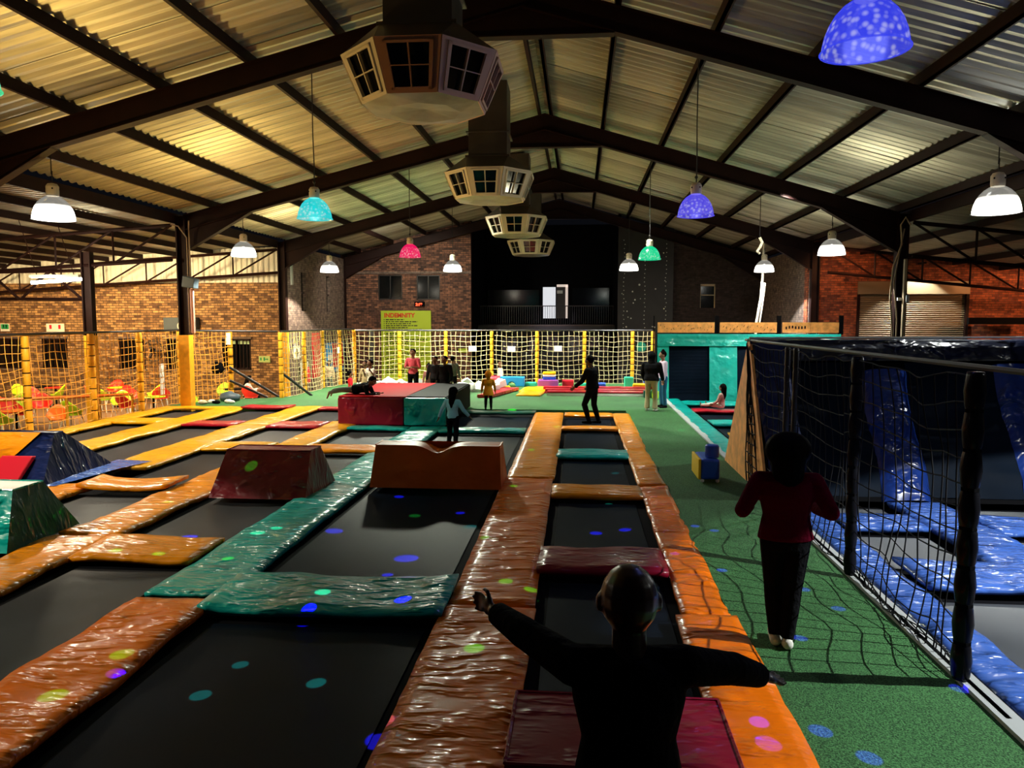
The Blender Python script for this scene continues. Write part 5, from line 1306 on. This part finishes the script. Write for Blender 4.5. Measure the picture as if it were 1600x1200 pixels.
def human(label, loc, H, heading, pose=None, top='cloth black', legs='cloth black', skin='skin', hair='short', shoe='cloth black', vox=.014, sleeve=1.0, hem=1.0, kid=False, extra=None, coat=0, puff=1.0, pz=None, cat='person', fingers=True, legfrac=1.0, hips=1.0, hscale=1.0):
    P = dict(torso=(0, .02, 1), head=(0, .05, 1), ual=(-.28, 0, -1), fal=(-.1, .25, -1), uar=(.28, 0, -1), far=(.1, .25, -1),
             thl=(-.06, .05, -1), shl=(-.02, -.08, -1), thr=(.06, .05, -1), shr=(.02, -.08, -1), face=(0, 1, 0), right=(1, 0, 0), footl=(-.1, 1, 0), footr=(.1, 1, 0))
    P.update(pose or {})
    V = {k: Vector(v).normalized() for k, v in P.items()}
    R = Matrix.Rotation(radians(heading), 3, 'Z')
    for k in V: V[k] = R @ V[k]
    hs = 1.28 if kid else hscale
    th, sh = (.235, .225) if kid else (.245, .243)
    pel = Vector((0, 0, 0)); rt = V['right']; T = V['torso']
    hl, hr = pel-rt*.052*H, pel+rt*.052*H
    kl, kr = hl+V['thl']*th*H, hr+V['thr']*th*H
    al, ar = kl+V['shl']*sh*H, kr+V['shr']*sh*H
    low = min(al.z, ar.z)-.045*H
    dz = -low if pz is None else pz
    neck = pel+T*.295*H
    sl, sr = neck-rt*.103*H*puff-T*.025*H, neck+rt*.103*H*puff-T*.025*H
    el, er = sl+V['ual']*.165*H, sr+V['uar']*.165*H
    wl, wr = el+V['fal']*.145*H, er+V['far']*.145*H
    hc = neck+V['head']*.112*H*(1.12 if kid else 1)
    off = Vector((0, 0, dz)); jt = {}
    for k, v in dict(pel=pel, hl=hl, hr=hr, kl=kl, kr=kr, al=al, ar=ar, neck=neck, sl=sl, sr=sr, el=el, er=er, wl=wl, wr=wr, hc=hc).items(): jt[k] = v+off
    g = jt; e = empty('person', loc, label, cat)
    F = V['face']; upv = V['head']; F = (F-upv*F.dot(upv)).normalized(); side = F.cross(upv).normalized()
    ph = P.get('hand', 1)
    b = MB()
    ell(b, [g['pel']-T*.04*H, g['pel'], g['pel']+T*.10*H, g['pel']+T*.20*H, g['pel']+T*.26*H, g['neck']], [.07*H, .086*H, .068*H, .088*H, .085*H, .04*H], [.05*H, .06*H, .05*H, .058*H, .05*H, .035*H], rt)
    cap(b, g['neck']-T*.02*H, g['hc'], .034*H*hscale, .032*H*hscale)
    for s, e_, w in (('sl', 'el', 'wl'), ('sr', 'er', 'wr')):
        cap(b, g[s], g[e_], .030*H, .024*H); cap(b, g[e_], g[w], .024*H, .017*H)
    for h, k, a in (('hl', 'kl', 'al'), ('hr', 'kr', 'ar')):
        cap(b, g[h], g[k], .055*H, .036*H); cap(b, g[k], g[k]*.6+g[a]*.4, .035*H, .036*H); cap(b, g[k]*.6+g[a]*.4, g[a], .036*H, .021*H)
    # head: skull, jaw, nose, ears, brow
    Mh = Matrix((side, F, upv)).transposed()
    b.ball(g['hc'], .055*H*hs, 16, (1, 1.15, 1.18), Mh); b.ball(g['hc']+F*.018*H-upv*.034*H*hs, .038*H*hs, 12, (1, 1, .9), Mh)
    b.ball(g['hc']+F*.062*H*hs-upv*.012*H, .0105*H, 8, (1, 1, 1.5), Mh)
    for s in (-1, 1): b.ball(g['hc']+side*.057*H*hs*s-upv*.008*H, .014*H, 8, (.5, 1, 1.5), Mh)
    # hands with five fingers, palms
    for w, e_, s in (('wl', 'el', -1), ('wr', 'er', 1)):
        d = (g[w]-g[e_]).normalized(); n = d.cross(F if abs(d.dot(F)) < .8 else upv).normalized(); c = d.cross(n)
        pc = g[w]+d*.030*H; Mp = Matrix((n, c, d)).transposed()
        b.ball(pc, .024*H, 10, (.42, .95, 1.25), Mp)
        if fingers:
            for k, (o_, ln) in enumerate(((-.016, .036), (-.0055, .042), (.0055, .040), (.016, .031))):
                p0 = pc+c*o_*H+d*.022*H; p1 = p0+d*ln*.5*H+c*o_*.25*H; p2 = p1+(d*.9+n*.45*s)*ln*.5*H
                cap(b, p0, p1, .0065*H, .006*H, 6); cap(b, p1, p2, .006*H, .005*H, 6)
            p0 = pc-c*.016*H-d*.012*H; p1 = p0+(d*.7-c*.8).normalized()*.028*H; cap(b, p0, p1, .0075*H, .0065*H, 6); cap(b, p1, p1+(d).normalized()*.018*H, .0065*H, .0055*H, 6)
    for a, f in (('al', 'footl'), ('ar', 'footr')):
        fd = V[f]; cap(b, g[a]-fd*.015*H-Vector((0, 0, .02*H)), g[a]+fd*.085*H-Vector((0, 0, .027*H)), .022*H, .016*H)
    body = remeshed('body', b, M[skin], max(vox*.8, .0062) if fingers else vox, e)
    # clothing
    if top:
        b = MB(); q_ = 1.14*puff
        lo = -.01 if not coat else -coat
        ell(b, [g['pel']+T*lo*H, g['pel']+T*.05*H, g['pel']+T*.11*H, g['pel']+T*.20*H, g['pel']+T*.265*H, g['neck']-T*.005*H],
            [(.094 if not coat else .115)*H*q_, .086*H*q_, .077*H*q_, .093*H*q_, .09*H*q_, .046*H*q_], [(.066 if not coat else .085)*H*q_, .064*H*q_, .056*H*q_, .064*H*q_, .056*H*q_, .040*H*q_], rt)
        for s, e_, w in (('sl', 'el', 'wl'), ('sr', 'er', 'wr')):
            r_ = 1.10*(.55+.45*puff)
            cap(b, g[s]-T*.006*H, g[e_] if sleeve > .5 else g[s]*(1-sleeve*2)+g[e_]*sleeve*2, .038*H*r_, .031*H*r_); cap(b, g['neck']-T*.03*H, g[s]-T*.004*H, .035*H*r_, .037*H*r_)
            if sleeve > .5: f = (sleeve-.5)*2; b.tube([g[e_], g[e_]*(1-f)+g[w]*f], [.032*H*r_, .025*H*r_], 10); b.ball(g[e_], .032*H*r_, 10)
        remeshed('shirt' if not coat else 'coat', b, M[top], vox, e, 7)
    if legs:
        b = MB()
        ell(b, [g['pel']-T*.055*H, g['pel']-T*.01*H, g['pel']+T*.045*H], [.085*H*hips, .093*H*hips, .080*H*hips], [.062*H*hips, .070*H*hips, .058*H*hips], rt)
        for h, k, a in (('hl', 'kl', 'al'), ('hr', 'kr', 'ar')):
            cap(b, g[h], g[k], .061*H*(.5+.5*hips), .043*H); en = g[k]*(1-legfrac)+g[a]*legfrac
            b.tube([g[k], g[k]*.6+en*.4, en], [.043*H, .041*H, .030*H*hem], 12); b.ball(g[k], .043*H, 10)
        remeshed('trousers', b, M[legs], vox, e, 3)
    if shoe:
        for a, f in (('al', 'footl'), ('ar', 'footr')):
            fd = V[f]; b = MB(); cap(b, g[a]-fd*.022*H-Vector((0, 0, .021*H)), g[a]+fd*.092*H-Vector((0, 0, .028*H)), .027*H, .020*H)
            cap(b, g[a], g[a]-Vector((0, 0, .02*H)), .025*H, .026*H); remeshed('shoe', b, M[shoe], vox, e, 2)
    # hair
    b = MB()
    if hair in ('short', 'long', 'bun', 'tail'):
        b.ball(g['hc']-F*.014*H+upv*.012*H, .060*H*hs, 16, (1.02, 1.06, 1.12), Mh)
    if hair == 'afro': b.ball(g['hc']-F*.015*H+upv*.008*H, .088*H*hs, 18, (1.22, 1.0, 1.0), Mh); cap(b, g['hc']-F*.03*H-upv*.02*H, g['neck']-F*.02*H-T*.01*H, .085*H, .07*H, 14)
    if hair == 'long':
        cap(b, g['hc']-F*.03*H, g['neck']-F*.045*H-T*.06*H, .058*H*hs, .05*H); cap(b, g['neck']-F*.05*H-T*.05*H, g['neck']-F*.055*H-T*.13*H, .05*H, .025*H)
    if hair == 'bun': b.ball(g['hc']-F*.02*H+upv*.075*H*hs, .030*H, 10)
    if hair == 'tail': cap(b, g['hc']-F*.07*H+upv*.03*H, g['neck']-F*.085*H, .022*H, .014*H)
    if hair == 'hood':
        b.ball(g['hc']-F*.012*H+upv*.008*H, .068*H*hs, 16, (1.03, 1.1, 1.18), Mh); cap(b, g['hc']-F*.01*H, g['neck']-F*.015*H, .06*H, .06*H)
    if b.v: remeshed('hood' if hair == 'hood' else 'hair', b, M[top] if hair == 'hood' else M['hair'], vox, e, 2)
    for s, nm in ((-1, 'eye'), (1, 'eye')):
        b = MB(); b.ball(g['hc']+F*.058*H*hs+side*.021*H*s*hs+upv*.006*H, .0075*H, 8); o = b.build('eye', M['eye']); o.parent = e
    b = MB(); b.ball(g['hc']+F*.054*H*hs-upv*.038*H*hs, .014*H, 8, (1.3, .6, .45), Mh); o = b.build('mouth', M['lip']); o.parent = e
    if extra: extra(e, g, H, F, T, rt)
    return e
TZ, MZ = -.03, -.125
human('person nearest the camera, dark clothes, arms stretched out, seen from behind', (.20, 2.78, MZ), 1.78, 4,
      dict(torso=(0, .04, 1), head=(.0, .10, 1), ual=(-.60, .74, .05), fal=(-.52, .84, .02), uar=(.70, .50, -.30), far=(.66, .62, -.42), thl=(-.10, .05, -1), shl=(-.05, -.05, -1), thr=(.10, .05, -1), shr=(.05, -.05, -1)),
      top='cloth black', legs='cloth black', skin='skindark', hair=None, vox=.010, puff=1.16, sleeve=.95, hscale=1.14)
human('woman in a burgundy top and black trousers walking away beside the net fence', (1.66, 6.1, TZ), 1.69, -4,
      dict(torso=(0, .03, 1), ual=(-.52, -.15, -1), fal=(.35, .9, -.05), uar=(.52, -.15, -1), far=(-.35, .9, -.05), thl=(.03, .16, -1), shl=(.05, -.12, -1), thr=(-.05, -.04, -1), shr=(-.10, -.10, -1), footl=(0, 1, .1), footr=(0, 1, -.15)),
      top='cloth burgundy', legs='cloth black', hair='afro', shoe='cloth white', vox=.010, puff=1.22, hem=1.0, sleeve=.95, hips=1.25)
human('person all in black jumping with bent knees on the far end of the narrow lane', (.36, 19.7, MZ), 1.80, 62,
      dict(torso=(0, .10, 1), head=(0, .25, 1), ual=(-.3, .35, -1), fal=(0, .9, -.7), uar=(.3, .1, -1), far=(0, .9, -.8), thl=(-.2, .35, -1), shl=(-.05, -.35, -1), thr=(.18, .1, -1), shr=(.05, -.3, -1)),
      top='cloth black', hair='short', puff=1.2, fingers=True)
human('person in black hooded jacket and wide beige trousers standing on the turf', (2.08, 21.9, TZ), 1.68, -25,
      dict(ual=(-.2, .1, -1), fal=(.05, .6, -.9), uar=(.2, .15, -1), far=(-.05, .6, -.7)), top='cloth black', legs='cloth beige', hair='hood', shoe='cloth white', puff=1.32, hem=1.6)
human('woman in lilac top and blue jeans standing behind the person in black jacket', (2.52, 22.8, TZ), 1.68, 105, dict(ual=(-.15, .1, -1), uar=(.15, .0, -1), head=(0, .15, 1)), top='cloth lilac', legs='cloth denim', skin='skin2', hair='bun', hem=1.3)
human('child with long black hair sitting on the red pad in the green court', (4.1, 22.1, .03), 1.25, 50,
      dict(torso=(0, -.1, 1), thl=(-.2, 1, .06), shl=(-.1, 1, -.1), thr=(.2, 1, .05), shr=(.1, 1, -.1), footl=(0, .3, 1), footr=(0, .3, 1), ual=(-.2, .3, -1), fal=(0, .8, -.5), uar=(.2, .3, -1), far=(0, .8, -.5)), top='cloth blush', legs='cloth white', hair='long', pz=.09, kid=True, shoe=None)
human('small child in an amber hooded coat standing with back to the camera', (-2.62, 21.75, TZ), 1.12, 3, None, top='cloth amber', legs='cloth black', hair='hood', coat=.13, kid=True, puff=1.15)
human('girl in pale blue top with long black hair walking on the black mat', (-2.66, 15.75, MZ), 1.30, -8,
      dict(torso=(-.05, .1, 1), head=(.05, .3, 1), ual=(-.55, .05, -1), fal=(-.45, .1, -1), uar=(.6, .0, -1), far=(.75, .1, -.8), thl=(-.1, .3, -1), shl=(0, -.25, -1), thr=(.06, -.1, -1), shr=(0, -.3, -1)),
      top='cloth paleblue', legs='cloth black', hair='long', kid=True, sleeve=.97, vox=.012)
human('woman in coral pink top with crossed arms facing the camera behind the box', (-5.36, 24.1, TZ), 1.66, 176,
      dict(ual=(-.25, .2, -1), fal=(1, .55, .12), uar=(.25, .25, -1), far=(-1, .75, .05)), top='cloth pink', legs='cloth black', skin='skin2', hair='short', sleeve=.45)
human('small child in pale pink coat beside the woman with crossed arms', (-4.93, 24.5, TZ), 1.16, 190, None, top='cloth blush', legs='cloth blush', hair='bun', coat=.10, kid=True)
human('child in charcoal clothes by the right end of the box, left of the dark pair', (-4.50, 23.4, TZ), 1.46, 170, None, top='cloth charcoal', legs='cloth black', hair='short', puff=1.2)
human('person in black leaning by the right end of the box, right of the dark pair', (-4.12, 22.95, TZ), 1.50, 150, dict(torso=(-.12, .12, 1)), top='cloth black', legs='cloth black', hair='short', puff=1.3)
human('person in grey shirt behind the dark pair, back turned', (-4.25, 25.2, TZ), 1.38, -20, dict(ual=(-.3, 0, -1), uar=(.3, 0, -1)), top='cloth grey', legs='cloth black', hair='short', puff=1.1)
human('child in red shirt sitting on the turf left of the box', (-8.28, 26.8, TZ), 1.30, -70,
      dict(torso=(0, -.05, 1), thl=(-.25, 1, .1), shl=(-.1, .5, -.6), thr=(.25, 1, .1), shr=(.1, .5, -.6)), top='cloth red', legs='cloth black', hair='short', pz=.12, kid=True, sleeve=.45)
human('child in black lying on the front of the box, bare feet over its left edge', (-5.75, 18.9, .70), 1.36, 0,
      dict(torso=(1, 0, .22), head=(.7, -.1, 1), face=(1, -.5, -.1), right=(0, -1, .05), ual=(.35, .35, -1), fal=(1, -.3, .1), uar=(.35, -.35, -1), far=(1, .3, .1), thl=(-1, .12, .02), shl=(-1, .1, -.12), thr=(-1, -.12, -.02), shr=(-1, -.2, -.22), footl=(-.4, 0, -1), footr=(-.5, 0, -1)),
      top='cloth black', legs='cloth greygreen', hair='short', shoe=None, kid=True, pz=.10, puff=1.35)
human('child in white T-shirt standing behind the left end of the box', (-6.6, 23.5, TZ), 1.34, 150, dict(ual=(-.3, .2, -1), fal=(.3, .5, .9), uar=(.3, .2, -1), far=(-.3, .6, .8)), top='cloth white', legs='cloth black', hair='short', sleeve=.45, kid=True)
human('child in beige clothes just left of the child in white T-shirt', (-7.0, 24.3, TZ), 1.27, 170, None, top='cloth beige', legs='cloth beige', hair='short', kid=True)
human('child in white standing beyond the long net, left of the foam roll', (-3.45, 33.2, -.72), 1.46, 120, None, top='cloth white', legs='cloth white', hair=None, kid=True, coat=.15)
human('person in pale green behind the slanted net', (-10.9, 32.2, -.72), 1.52, 175, None, top='cloth beige', legs='cloth greygreen', hair='short')
human('woman in cream jacket seated at the cafe table by the barred window', (-12.21, 26.75, -.72), 1.62, -75,
      dict(torso=(0, .15, 1), head=(0, .35, 1), thl=(-.1, 1, 0), shl=(0, -.1, -1), thr=(.1, 1, 0), shr=(0, -.1, -1), ual=(-.2, .5, -1), fal=(0, 1, .2), uar=(.2, .5, -1), far=(0, 1, .2)), top='cloth white', legs='cloth black', hair='long', pz=.50, skin='skin2')
